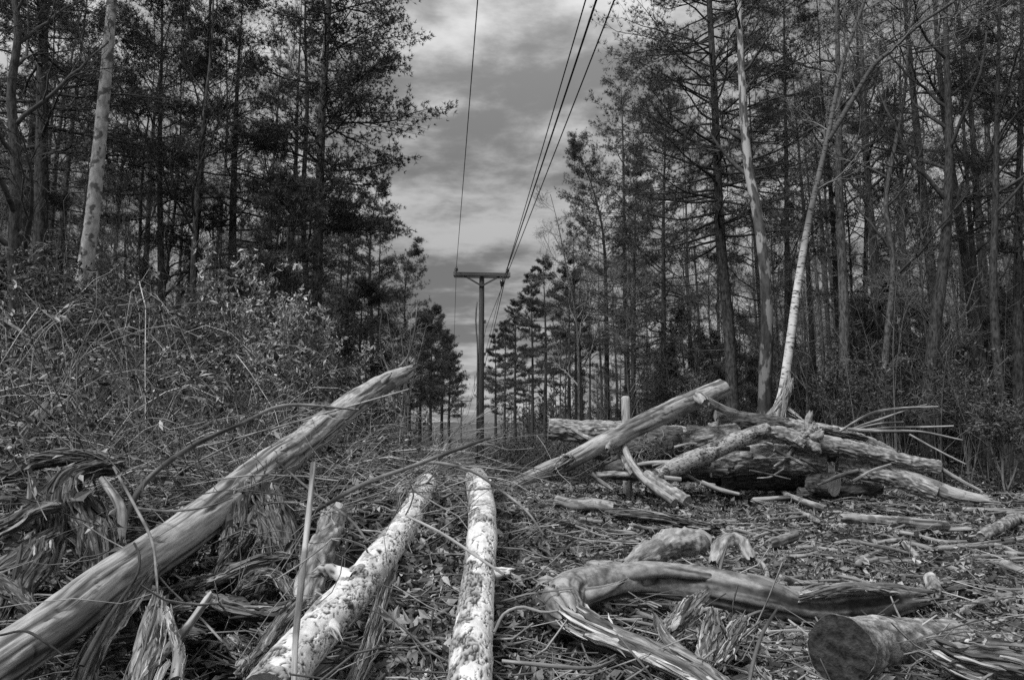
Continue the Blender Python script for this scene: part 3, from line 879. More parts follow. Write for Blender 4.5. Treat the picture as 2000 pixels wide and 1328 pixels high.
log('dark bent root bowing over the foot of the long leaning log', [
    (262, 1060, 2.9, 4), (272, 1085, 2.85, 5), (268, 1120, 2.8, 6), (240, 1165, 2.7, 7), (206, 1215, 2.6, 9), (160, 1300, 2.5, 12)], 'bark', 'bark_dark', cat='root', name='bent_root', k=16, ds=0.015)
log('dark twig crossing the lowest part of the long leaning log', [
    (0, 1240, 2.38, 4), (50, 1232, 2.38, 5), (95, 1258, 2.36, 5), (125, 1280, 2.35, 3)], 'bark', 'bark_dark', cat='twig', name='twig', k=10, ds=0.015)
#@@PART3

for i in range(46):      # broken rotten wood heaped in the hollow
    x0, y0 = rg_.uniform(-20, 600), rg_.uniform(1060, 1330)
    if y0 < 1290 - 0.86 * x0 + 70 and y0 > 1290 - 0.86 * x0 - 60:
        continue
    Y0 = ground_at(x0, y0, 0.24)
    a_ = rg_.uniform(-1.5, 1.2)
    l_ = rg_.uniform(40, 120)
    w_ = rg_.uniform(18, 52)
    log('broken shard of dark rotten wood lying in the hollow around the torn stumps', [(x0, y0, Y0, w_), (x0 + 0.5 * l_ * cos(a_), y0 + 0.5 * l_ * sin(a_) * 0.7, Y0 - 0.04, w_ * 1.1), (x0 + l_ * cos(a_), y0 + l_ * sin(a_) * 0.7, Y0 - 0.08, w_ * 0.8)],
        'splinter', ('splinter', 'splinter', 'splinter_pale')[i % 3], cat='wood shard', name='wood_shard', torn=(0.05, 0.06), flat=0.6, k=22, ds=0.012, group='shards of rotten wood in the hollow')
for i in range(26):      # bark and limb pieces in the open litter
    x0, y0 = rg_.uniform(1010, 1980), 1328 - 330 * rg_.random() ** 0.8
    Y0 = ground_at(x0, y0, 0.06)
    a_ = rg_.normal(0, 0.5)
    l_ = rg_.uniform(0.12, 0.4) / Y0 * F
    w_ = rg_.uniform(0.025, 0.075) / Y0 * F
    sty = ('crumb', 'splinter', 'weathered')[i % 3]
    log('broken chunk of bark or limb lying in the open litter', [(x0, y0, Y0, w_), (x0 + 0.5 * l_ * cos(a_), y0 + 0.5 * l_ * sin(a_) * 0.3, Y0 - 0.03, w_), (x0 + l_ * cos(a_), y0 + l_ * sin(a_) * 0.3, Y0 - 0.05, w_ * 0.85)],
        sty, {'crumb': 'logbark', 'splinter': 'splinter', 'weathered': 'smooth_wood'}[sty], cat='wood chunk', name='wood_chunk', torn=(0.03, 0.04), flat=0.7, k=24, ds=0.012, group='broken chunks in the open litter')
# ------------------------------------------------------------------ canes, twigs and sticks one can single out
for lab, c in (
        ('stout arching cane rising from the torn stump over the brambles', [(228, 1072, 3.7, 10), (250, 1000, 3.8, 11), (290, 935, 3.95, 11), (375, 872, 4.2, 10), (470, 828, 4.5, 8), (560, 792, 4.8, 7), (700, 800, 5.0, 4)]),
        ('thin pale cane crossing the stout arching cane', [(222, 912, 3.6, 5), (262, 985, 3.4, 6), (296, 1055, 3.2, 6), (305, 1120, 3.0, 6), (308, 1168, 2.8, 5)]),
        ('low springy cane touching the leaning log at its peeled patch', [(268, 992, 3.6, 4), (330, 998, 3.5, 5), (400, 990, 3.5, 4), (455, 972, 3.6, 3)]),
        ('dark branch rising over the white logs towards the utility pole', [(595, 1010, 3.6, 8), (700, 950, 3.7, 9), (800, 912, 3.8, 8), (880, 882, 3.9, 8), (958, 854, 4.0, 5)]),
        ('drooping cane curving across the far end of the white log pointing at the pole', [(800, 910, 4.0, 5), (850, 903, 4.0, 6), (920, 920, 3.9, 6), (975, 955, 3.7, 6), (1030, 1000, 3.5, 5), (1062, 1045, 3.4, 4)]),
        ('thin straight twig slanting down over both white logs', [(795, 1008, 3.3, 5), (860, 1040, 3.2, 6), (930, 1085, 3.0, 6), (985, 1122, 2.9, 5)]),
        ('thin twig slanting down from the leaning log to the dark crusty log', [(540, 900, 4.2, 4), (610, 960, 3.9, 5), (680, 1010, 3.7, 5), (720, 1060, 3.5, 4)]),
        ('long thin twig rising from the brambles to the end of the leaning log', [(385, 875, 4.6, 3), (520, 840, 5.0, 4), (660, 800, 5.4, 4), (800, 760, 5.8, 3)]),
        ('curved twig looping out of the litter beside the bent log', [(965, 1235, 2.5, 5), (985, 1198, 2.6, 6), (1020, 1185, 2.65, 6), (1060, 1195, 2.6, 5), (1090, 1192, 2.6, 4)]),
        ('pale crooked twig lying in the near litter beside the splintered arm', [(980, 1290, 2.35, 7), (1050, 1297, 2.35, 8), (1130, 1304, 2.35, 7), (1165, 1302, 2.4, 6), (1200, 1288, 2.45, 5)]),
        ('grey twig standing up in front of the rotted log end', [(1518, 1188, 2.7, 5), (1490, 1235, 2.55, 8), (1472, 1290, 2.45, 9), (1462, 1340, 2.3, 9)]),
        ('thin twig leaning over the splintered arm of the bent log', [(1205, 1238, 2.6, 3), (1240, 1280, 2.5, 5), (1268, 1315, 2.4, 5), (1285, 1350, 2.3, 5)]),
        ('small grass like twig in front of the hollow arched bark', [(1418, 1068, 4.1, 4), (1410, 1095, 4.05, 6), (1404, 1125, 4.0, 5)]),
        ('thin dark twig standing over the log pile end', [(1740, 1165, 3.7, 3), (1748, 1185, 3.6, 4), (1760, 1210, 3.5, 4)]),
        ('bare sapling curving up beside the tip of the leaning log', [(760, 725, 7.6, 4), (746, 690, 7.7, 3.5), (742, 650, 7.7, 3), (746, 610, 7.8, 2)]),
        ('slim pale sapling bowing out right of the tip of the leaning log', [(782, 715, 7.8, 4), (799, 690, 7.9, 3.5), (810, 645, 7.9, 3), (815, 590, 8.0, 2)]),
        ('pale cane sloping out of the top of the bramble bank', [(115, 690, 8.0, 6), (185, 722, 7.6, 7), (260, 762, 7.2, 6), (330, 800, 6.8, 4)]),
        ('short pale cane standing above the middle of the bramble bank', [(222, 616, 8.2, 5), (242, 660, 8.1, 6), (262, 690, 8.0, 6)]),
        ('pale cane leaning right above the bramble bank', [(312, 615, 8.3, 4), (295, 650, 8.2, 6), (275, 690, 8.1, 6)]),
        ('thin cane leaning out of the left end of the bramble bank', [(-10, 612, 7.0, 7), (30, 640, 6.9, 7), (75, 668, 6.8, 5)])):
    log(lab, c, 'weathered', 'twig_grey' if ('dark' in lab or 'cane' in lab or 'sapling' in lab) else 'weathered', cat='cane' if 'cane' in lab else ('sapling' if 'sapling' in lab else ('branch' if 'branch' in lab else 'twig')),
        name='cane' if 'cane' in lab else ('sapling' if 'sapling' in lab else ('branch' if 'branch' in lab else 'twig')), k=8, ds=0.03)


def lying(pts, w, lift=0.0):
    """a stick lying on the ground: the distances follow from where the ground is"""
    ys = [ground_at(px, py, 0.05) for px, py in pts]
    ys = [ground_at(px, py, 0.045 + 0.5 * w / F * y) for (px, py), y in zip(pts, ys)]
    return [(px, py, y, w) for (px, py), y in zip(pts, ys)]


for lab, pts, w, sty in (
        ('thick knotted branch lying across the litter in front of the pile end', [(1640, 1012), (1720, 1016), (1800, 1022), (1850, 1026)], 20, 'weathered'),
        ('rotten flat log sunk in the litter before the pile', [(1195, 1002), (1260, 1008), (1330, 1018), (1395, 1032)], 26, 'splinter'),
        ('lumpy log half buried in litter at the foot of the leaning log', [(1082, 976), (1120, 986), (1165, 984), (1200, 992)], 24, 'weathered'),
        ('long thin stick lying in the litter beside the white log', [(1050, 1008), (1120, 1026), (1180, 1036), (1240, 1042)], 9, 'weathered'),
        ('straight stick in the litter pointing away from the pile foot', [(1518, 958), (1560, 976), (1612, 992)], 12, 'weathered'),
        ('short stick in the litter below the ragged sawn end', [(1545, 994), (1575, 1006), (1605, 1020)], 11, 'weathered'),
        ('short pale chunk of branch alone on the open litter', [(1503, 1062), (1530, 1054), (1555, 1046)], 19, 'weathered'),
        ('small pale peg of wood standing in the litter', [(1588, 1060), (1592, 1070), (1597, 1080)], 10, 'weathered'),
        ('slender stick slanting up the litter beside the short bright peg', [(1670, 1096), (1710, 1078), (1755, 1064)], 10, 'weathered'),
        ('short bright peg of wood lying in the open litter', [(1768, 1062), (1778, 1074), (1792, 1090)], 14, 'weathered'),
        ('long straight stick reaching the right frame edge, lower of the two', [(1830, 1070), (1905, 1066), (1960, 1058), (2030, 1046)], 12, 'weathered'),
        ('knobby broken branch near the right frame edge', [(1915, 1048), (1950, 1030), (1985, 1014), (2030, 1022)], 22, 'bark'),
        ('thin level stick in the litter under the knobby broken branch', [(1790, 1034), (1840, 1033), (1900, 1032)], 9, 'weathered'),
        ('straight pole lying level in the litter at the right frame edge', [(1880, 994), (1940, 996), (2020, 1000)], 10, 'weathered'),
        ('pale stick lying level between the pile and the open litter', [(1470, 975), (1540, 972), (1600, 966)], 9, 'weathered'),
        ('thin stick lying before the short stubby log end', [(1710, 962), (1760, 976), (1800, 996)], 6, 'weathered'),
        ('split slab of wood sunk in the litter before the pile end', [(1690, 988), (1730, 996), (1770, 1004)], 18, 'splinter'),
        ('bent stick on the litter behind the short pale chunk', [(1630, 1062), (1665, 1056), (1700, 1068)], 9, 'weathered'),
        ('grey stick lying above the mossy log chunk', [(1130, 1062), (1190, 1058), (1250, 1060)], 8, 'weathered'),
        ('small dark hollow branch end in the litter above the rotted log', [(1818, 1128), (1822, 1142), (1826, 1158)], 26, 'bark'),
        ('curled bark strip lying in the litter near the right frame edge', [(1910, 1178), (1935, 1188), (1950, 1200)], 20, 'splinter'),
        ('stick running out of frame above the curled bark strip', [(1960, 1100), (1990, 1112), (2030, 1130)], 18, 'weathered')):
    log(lab, lying(pts, w, 0.02), sty, {'weathered': 'weathered', 'bark': 'logbark', 'splinter': 'splinter'}[sty], cat='stick' if 'stick' in lab else 'wood',
        name='stick' if 'stick' in lab else 'fallen_wood', k=20, ds=0.012, torn=(0.02, 0.03), flat=0.7 if sty == 'splinter' else 1)


def scatter_sticks():
    rng = np.random.default_rng(5)
    protos = []
    for i in range(9):
        mb = MB()
        L = rng.uniform(0.25, 1.0)
        r = rng.uniform(0.006, 0.02) * (1 if L > 0.4 else 1.3)
        n = 16
        t = np.linspace(-0.5, 0.5, n)
        C = np.stack([t * L, 0.06 * L * np.sin(t * rng.uniform(2, 7) + i), 0.03 * L * np.cos(t * 5 + i) + r], -1)
        rr = r * (0.8 + 0.4 * fbm(np.stack([t * 9, t * 0, t * 0], -1), i, 2)) * (1 - 0.3 * (t + 0.5))
        tubes(mb, C[None], rr[None], 9, axis=True, tone=rng.uniform(0.5, 1.1), close=True)
        me = mb.mesh('stick')
        me.materials.append(MT['weathered'] if i % 3 else MT['logbark'])
        protos.append(me)
    for i in range(150):
        Y = rng.uniform(3.4 ** 0.4, 15 ** 0.4) ** 2.5
        X = rng.uniform(0.5, 0.78 * Y + 0.4)
        if X + 0.6 > 0.8 * Y + 1.2:
            continue
        o = bpy.data.objects.new('stick', protos[rng.integers(len(protos))])
        COL.objects.link(o)
        o.location = (X, Y, float(gz(X, Y)) + 0.05)
        o.rotation_euler = (rng.normal(0, 0.12), rng.normal(0, 0.12), rng.normal(0, 0.8))
        tag(o, 'small loose stick lying somewhere on the open litter of the clearing', 'stick', 'loose sticks scattered over the clearing')


scatter_sticks()


def big_leaf():
    ang = np.radians([270, 285, 300, 318, 332, 345, 0, 15, 30, 48, 62, 76, 90, 104, 118, 132, 150, 165, 180, 195, 208, 222, 240, 255])
    rad = np.array([0.30, 0.42, 0.36, 0.62, 0.45, 0.60, 1.0, 0.66, 0.50, 0.70, 0.52, 0.72, 1.12, 0.72, 0.52, 0.70, 0.50, 0.66, 1.0, 0.60, 0.45, 0.62, 0.36, 0.42]) * 0.065
    k = len(ang)
    c = P(770, 1212, 2.72)
    ring, mid = [], []
    ex = np.array([0.92, -0.1, -0.25])
    ey = np.array([0.1, 0.55, 0.8])
    nn = np.cross(ex, ey)
    rows = []
    for f in (0.02, 0.5, 1.0):
        rows.append(c + (np.cos(ang) * rad * f)[:, None] * ex + (np.sin(ang) * rad * f)[:, None] * ey + (0.03 * f * f * np.cos(ang * 2 + 0.6))[:, None] * nn)
    up = np.array(rows)
    dn = up - nn * 0.0012
    mb = MB()
    for V, flip in ((up, 0), (dn, 1)):
        i = np.arange(2)[:, None] * k + np.arange(k)[None, :]
        j = np.arange(2)[:, None] * k + (np.arange(k)[None, :] + 1) % k
        q = np.stack([i, j, j + k, i + k], -1).reshape(-1, 4)
        mb.add(V.reshape(-1, 3), q[:, ::-1] if flip else q, tone=1.0)
    st = np.array([rows[0][0], c - ey * 0.05 + nn * 0.01, c - ey * 0.10])
    tubes(mb, st[None], np.full((1, 3), 0.0014), 5, tone=0.7)
    o = mb.build('fallen_leaf', MT['litter'], smooth=False)
    tag(o, 'large pale lobed leaf lying beside the white flaking log', 'leaf')
    return recentre(o)


big_leaf()

# ------------------------------------------------------------------ utility pole, wires
AXIS = nrm(np.array([-0.081, 1.0, 0]))
SIDE = np.array([AXIS[1], -AXIS[0], 0])


def box(mb, c, half, e):
    """box with half sizes along three unit vectors, with axis coordinates running along e[0]"""
    s = np.array([[-1, -1, -1], [1, -1, -1], [1, 1, -1], [-1, 1, -1], [-1, -1, 1], [1, -1, 1], [1, 1, 1], [-1, 1, 1]], float)
    l = s * half
    V = c + l @ np.array(e)
    mb.add(V, [[0, 3, 2, 1], [4, 5, 6, 7], [0, 1, 5, 4], [1, 2, 6, 5], [2, 3, 7, 6], [3, 0, 4, 7]], axis=l[:, [1, 2, 0]])


def utility_pole(label, px, py_arm, Y, armw_px, detail):
    base = P(px, 700, Y)
    z0 = float(gz(base[0], Y))
    base[2] = z0
    top = P(px, py_arm, Y)[2]
    half = 0.5 * armw_px / F * Y
    r = 0.15
    root = thing('utility_pole', label, 'utility pole', base, group='wooden poles of the power line')
    mb = MB()
    zs = np.linspace(-0.6, top - z0 + 0.02, 24)
    rr = r * (1.0 - 0.28 * np.clip(zs / zs[-1], 0, 1))
    tubes(mb, np.stack([zs * 0, zs * 0, zs], -1)[None], rr[None], 20, axis=True, close=True)
    mb.build('pole', MT['pole'], root)
    arm_z = top - z0
    ac = np.array([0, 0, arm_z]) - AXIS * (r * 0.72 + 0.065)
    mb = MB()
    box(mb, ac, (half, 0.06, 0.075), (SIDE, AXIS, np.array([0, 0, 1.0])))
    arm = mb.build('crossarm', MT['pole'], root, smooth=False)
    if detail:
        mb = MB()
        box(mb, np.array([0, 0, arm_z]) + AXIS * (r * 0.72 + 0.062), (half * 0.98, 0.055, 0.07), (SIDE, AXIS, np.array([0, 0, 1.0])))
        mb.build('crossarm', MT['pole'], root, smooth=False)
    for sgn in (-1, 1):
        mb = MB()
        a = ac + SIDE * sgn * half * 0.62 + np.array([0, 0, -0.075])
        b = np.array([0, 0, arm_z - 0.50]) - AXIS * (r * 0.8 + 0.015)
        d = nrm(b - a)
        box(mb, (a + b) / 2, (np.linalg.norm(b - a) / 2, 0.022, 0.035), (d, AXIS, np.cross(d, AXIS)))
        mb.build('brace', MT['pole'], root, smooth=False)
        mb = MB()
        ib = ac + SIDE * sgn * (half - 0.12) + np.array([0, 0, 0.075])
        prof = [(0.0, 0.018), (0.06, 0.02), (0.065, 0.075), (0.10, 0.085), (0.115, 0.05), (0.13, 0.075), (0.165, 0.07), (0.18, 0.04), (0.20, 0.048), (0.23, 0.045), (0.245, 0.01)]
        tubes(mb, np.array([ib + np.array([0, 0, z]) for z, _ in prof])[None], np.array([q for _, q in prof])[None], 14)
        mb.build('insulator', MT['porcelain'], root)
        if detail:
            mb = MB()
            box(mb, ac + SIDE * sgn * (half - 0.05), (0.05, 0.075, 0.09), (SIDE, AXIS, np.array([0, 0, 1.0])))
            mb.build('end_bracket', MT['iron'], root, smooth=False)
    if detail:
        mb = MB()       # insulator hanging under the arm
        ib = ac + SIDE * (half * 0.70) + np.array([0, 0, -0.08])
        prof = [(0.0, 0.02), (0.06, 0.02), (0.08, 0.05), (0.15, 0.05), (0.18, 0.085), (0.30, 0.085), (0.33, 0.06), (0.42, 0.06), (0.45, 0.03), (0.50, 0.02)]
        tubes(mb, np.array([ib - np.array([0, 0, z]) for z, _ in prof])[None], np.array([q for _, q in prof])[None], 14)
        mb.build('insulator', MT['porcelain'], root)
        mb = MB()       # conduit riser
        zz = np.array([0.0, 2, 4, 5.2, 5.9, 6.4, 6.9, 7.4, 7.7])
        off = np.array([0.17, 0.165, 0.16, 0.155, 0.17, 0.22, 0.25, 0.23, 0.21])
        tubes(mb, np.array([-SIDE * o + np.array([0, 0, z]) - AXIS * 0.05 for o, z in zip(off, zz)])[None], np.full((1, 9), 0.034), 10, close=True)
        mb.build('conduit', MT['iron'], root)
        mb = MB()
        box(mb, np.array([0, 0, 0.85]) - AXIS * 0.15, (0.05, 0.01, 0.05), (SIDE, AXIS, np.array([0, 0, 1.0])))
        mb.build('number_plate', MT['postwood'], root, smooth=False)
        for dz, w in ((6.85, 0.07), (5.45, 0.06), (5.0, 0.06)):
            mb = MB()
            box(mb, np.array([0, 0, dz]) + SIDE * 0.15, (0.05, 0.04, w), (SIDE, AXIS, np.array([0, 0, 1.0])))
            mb.build('bracket', MT['iron'], root, smooth=False)
    return base, top, half, ac + base


b1, top1, half1, ac1 = utility_pole('tall dark wooden utility pole standing nearest in the cleared strip', 940, 538, 29.0, 113, True)
b2, top2, half2, ac2 = utility_pole('far small utility pole down the cleared strip beyond the nearer one', 902, 783, 118.0, 40, False)


def wire(label, a, through_px, r, sag, far=None, zend=None):
    """wire from point a on the pole towards the next pole behind the camera, crossing the top edge of the photograph at through_px"""
    # solve for the lateral slope so that the line passes that pixel at the top edge
    zc = a[2] - sag
    d = P(through_px, 0, 1.0) - np.array([0, 0, CAM_H])
    Yc = (zc - CAM_H) / d[2]
    xc = d[0] * Yc
    slope = (a[0] - xc) / (a[1] - Yc)
    Yb = -62.0
    t = np.linspace(0, 1, 60)
    Yt = a[1] + (Yb - a[1]) * t
    L = abs(Yb - a[1])
    tc = (a[1] - Yc) / L
    k4 = sag / max(tc * (1 - tc) * 4, 1e-6)
    Zt = a[2] - 4 * k4 * t * (1 - t)
    Xt = a[0] + slope * (Yt - a[1])
    C = np.stack([Xt, Yt, Zt], -1)
    if far is not None:
        t2 = np.linspace(0, 1, 60)[1:]
        D = a + (far - a) * t2[:, None]
        D[:, 2] -= 4 * 1.6 * t2 * (1 - t2)
        C = np.concatenate([C[::-1], D])
    mb = MB()
    tubes(mb, C[None], np.full((1, len(C)), r), 6)
    o = mb.build('power_wire', MT['wire'])
    tag(o, label, 'wire', 'wires of the power line')
    return recentre(o)


UPZ = np.array([0, 0, 1.0])
insl = ac1 - SIDE * (half1 - 0.12) + UPZ * 0.31
insr = ac1 + SIDE * (half1 - 0.12) + UPZ * 0.31
farl = ac2 - SIDE * (half2 - 0.12) + UPZ * 0.31
farr = ac2 + SIDE * (half2 - 0.12) + UPZ * 0.31
wire('single wire running from the left end of the crossarm', insl, 933, 0.011, 0.35, farl)
wire('thickest overhead cable, the middle of the three wires converging on the crossarm', insr, 1165, 0.019, 0.35, farr)
hang = ac1 + SIDE * (half1 * 0.70) - UPZ * 0.50
wire('thin wire running to the insulator hung under the crossarm', hang, 1144, 0.011, 0.35, ac2 + UPZ * -1.0 + SIDE * 0.6)
low = b1 + SIDE * 0.2 + UPZ * (P(948, 640, 29)[2] - b1[2])
wire('lower slack wire fixed to the side of the pole below the crossarm', low, 1200, 0.009, 0.1, b2 + UPZ * 6.5)
#@@PART4
# ------------------------------------------------------------------ trees
def lerp_path(PP, t):
    """PP (B,N,D), t (B,K) -> (B,K,D)"""
    n = PP.shape[1]
    f = np.clip(t, 0, 1) * (n - 1)
    i = np.clip(f.astype(int), 0, n - 2)
    w = (f - i)[..., None]
    b = np.arange(PP.shape[0])[:, None]
    return PP[b, i] * (1 - w) + PP[b, i + 1] * w


def spawn(PP, RR, nper, t0, t1, length, ang, npts, rng, up=0.3, jit=0.25, rfac=0.6, rtip=0.004, flat=0.0, rmax=1.0):
    """children of a batch of branches. length(t, count) gives their lengths, ang(t, count) the angle from the parent in radians"""
    B = len(PP)
    t = t0 + (t1 - t0) * (np.arange(nper)[None, :] + rng.random((B, nper))) / nper
    base = lerp_path(PP, t)
    r = lerp_path(RR[..., None], t)[..., 0]
    T = nrm(lerp_path(PP, np.minimum(t + 0.03, 1)) - lerp_path(PP, t - 0.03))
    rnd = rng.normal(size=T.shape)
    if flat:
        hor = np.cross(T, np.array([0, 0, 1.0]))
        hor = nrm(hor + 1e-6) * np.where(rng.random(t.shape) < 0.5, 1, -1)[..., None]
        rnd = rnd * (1 - flat) + hor * flat * 2
    perp = nrm(rnd - (rnd * T).sum(-1, keepdims=True) * T)
    a = ang(t)
    d = nrm(np.cos(a)[..., None] * T + np.sin(a)[..., None] * perp)
    L = length(t)
    M = B * nper
    d, L, base, r, t = d.reshape(M, 3), L.reshape(M), base.reshape(M, 3), r.reshape(M), t.reshape(M)
    pts = [base]
    step = L / (npts - 1)
    for i in range(npts - 1):
        pts.append(pts[-1] + d * step[:, None])
        d = nrm(d + np.array([0, 0, up / (npts - 1)]) + rng.normal(size=d.shape) * jit / math.sqrt(npts))
    C = np.stack(pts, 1)
    s = np.linspace(0, 1, npts)[None, :]
    r0 = np.minimum(np.maximum(r * rfac, rtip), rmax)[:, None]
    R = r0 * (1 - s) + rtip * s
    return C, R, t


def tufts(mb, pos, ax, rng, nb=14, L=0.13, w=0.013, tone=None):
    """bunches of needles"""
    M = len(pos)
    d = nrm(ax[:, None, :] * 0.75 + rng.normal(size=(M, nb, 3)) * 0.62)
    ln = L * rng.uniform(0.7, 1.25, (M, nb, 1))
    side = nrm(np.cross(d, rng.normal(size=(M, nb, 3)))) * (w * 0.5)
    p = pos[:, None, :] + d * 0.01
    tip = p + d * ln
    V = np.stack([p - side, p + side, tip], 2).reshape(-1, 3)
    tr = np.arange(M * nb * 3).reshape(-1, 3)
    tn = np.repeat(rng.uniform(0.55, 1.5, M) if tone is None else tone, nb * 3)
    mb.add(V, None, tr, tone=tn)


def trunk_mesh(mb, C, R, k, seed, rough=0.06):
    n = len(C)
    T, e1, e2 = frames(C)
    a = np.arange(k) * 2 * pi / k
    s = np.concatenate([[0], np.cumsum(np.linalg.norm(np.diff(C, axis=0), axis=1))])
    A = np.broadcast_to(a[None, :], (n, k))
    ax = np.stack([R.mean() * np.cos(A), R.mean() * np.sin(A), np.broadcast_to(s[:, None], (n, k))], -1)
    rr = R[:, None] * (1 + rough * 2 * (fbm(ax * np.array([9, 9, 1.4]), seed, 3) - 0.5))
    V = C[:, None, :] + rr[..., None] * (np.cos(A)[..., None] * e1[:, None] + np.sin(A)[..., None] * e2[:, None])
    i = np.arange(n - 1)[:, None] * k + np.arange(k)[None, :]
    j = np.arange(n - 1)[:, None] * k + (np.arange(k)[None, :] + 1) % k
    mb.add(V, np.stack([i, j, j + k, i + k], -1).reshape(-1, 4), None, ax, 1.0)


def wob_path(h, n, rng, wob=0.12, lean=(0, 0)):
    t = np.linspace(0, 1, n)
    x = lean[0] * t ** 1.3 + wob * np.sin(t * rng.uniform(3, 7) + rng.uniform(0, 6)) * t + wob * 0.4 * np.sin(t * rng.uniform(9, 15) + rng.uniform(0, 6)) * t
    y = lean[1] * t ** 1.3 + wob * np.sin(t * rng.uniform(3, 7) + rng.uniform(0, 6)) * t
    return np.stack([x, y, h * t], -1)


def pine(seed, h=18, r0=0.2, cb=0.4, crown=2.6, nbr=60, nsub=12, npos=9, nb=13, L=0.115, w=0.011, layered=0.0, path=None, dead=22, up=0.25, bark='bark_dark', kt=10, dlen=1.3, sparse=0.0):
    rng = np.random.default_rng(seed)
    n = 40
    C = wob_path(h, n, rng, 0.08) if path is None else path
    n = len(C)
    t = np.linspace(0, 1, n)
    R = r0 * np.maximum((1 - t) ** 0.85, 0.04) + r0 * 0.5 * np.exp(-t * h / 0.35)
    root_parts = []
    mb = MB()
    trunk_mesh(mb, C, R, kt, seed)
    root_parts.append(('trunk', mb, MT[bark]))
    mb = MB()
    if dead:
        D, DR, _ = spawn(C[None], R[None], dead, 0.12, cb + 0.12, lambda q: rng.uniform(0.35, 1.0, q.shape) * dlen, lambda q: rng.uniform(1.2, 1.75, q.shape), 6, rng, up=-0.05, jit=0.3, rfac=0.12, rtip=0.005, rmax=0.022)
        tubes(mb, D, DR, 4, tone=1.2)
        D2, DR2, _ = spawn(D, DR, 4, 0.3, 0.95, lambda q: rng.uniform(0.15, 0.5, q.shape), lambda q: rng.uniform(0.5, 1.1, q.shape), 4, rng, up=0.0, jit=0.4, rfac=0.6, rtip=0.004)
        tubes(mb, D2, DR2, 3, tone=1.2)

    def blen(q):
        u = (q - cb) / (1 - cb)
        return crown * ((1 - u) ** 0.6 * (0.6 + 0.6 * rng.random(q.shape)) * np.minimum(1, 0.55 + u * 3.0) + 0.10)

    def bang(q):
        u = (q - cb) / (1 - cb)
        return np.radians(98 - 45 * u) + rng.normal(0, 0.14, q.shape)
    Bp, Br, bt = spawn(C[None], R[None], nbr, cb, 0.985, blen, bang, 9, rng, up=up, jit=0.28, rfac=0.35, rtip=0.006, rmax=0.05)
    if layered:         # gather the branches in whorls
        k = max(int(h * (1 - cb) / 0.75), 4)
        tq = cb + (np.round((bt - cb) / (1 - cb) * k) / k) * (1 - cb)
        dz = (tq - bt) * h * layered
        Bp = Bp + np.stack([0 * dz, 0 * dz, dz], -1)[:, None, :]
    tubes(mb, Bp, Br, 5, tone=0.9)
    L0 = np.linalg.norm(Bp[:, -1] - Bp[:, 0], axis=1)
    Sp, Sr, st = spawn(Bp, Br, nsub, 0.22, 1.0, lambda q: np.broadcast_to(L0[:, None], q.shape) * (0.20 + 0.24 * rng.random(q.shape)) * (1.15 - 0.5 * q) + 0.08, lambda q: rng.uniform(0.45, 1.05, q.shape), 6, rng, up=0.35, jit=0.35, rfac=0.5, rtip=0.004, flat=0.75)
    tubes(mb, Sp, Sr, 3, tone=0.9)
    root_parts.append(('crown', mb, MT['twig_dark']))
    mb = MB()
    tq = np.linspace(0.30, 1.0, npos)[None, :] + rng.uniform(-0.07, 0.07, (len(Sp), npos))
    pos = lerp_path(Sp, tq).reshape(-1, 3)
    pos = pos + rng.normal(size=pos.shape) * 0.07
    axd = nrm(lerp_path(Sp, tq) - lerp_path(Sp, tq - 0.2)).reshape(-1, 3) + np.array([0, 0, 0.35])
    if sparse:
        keep = rng.random(len(pos)) > sparse
        pos, axd = pos[keep], axd[keep]
    tufts(mb, pos, axd, rng, nb, L, w)
    root_parts.append(('needles', mb, MT['needle']))
    return root_parts


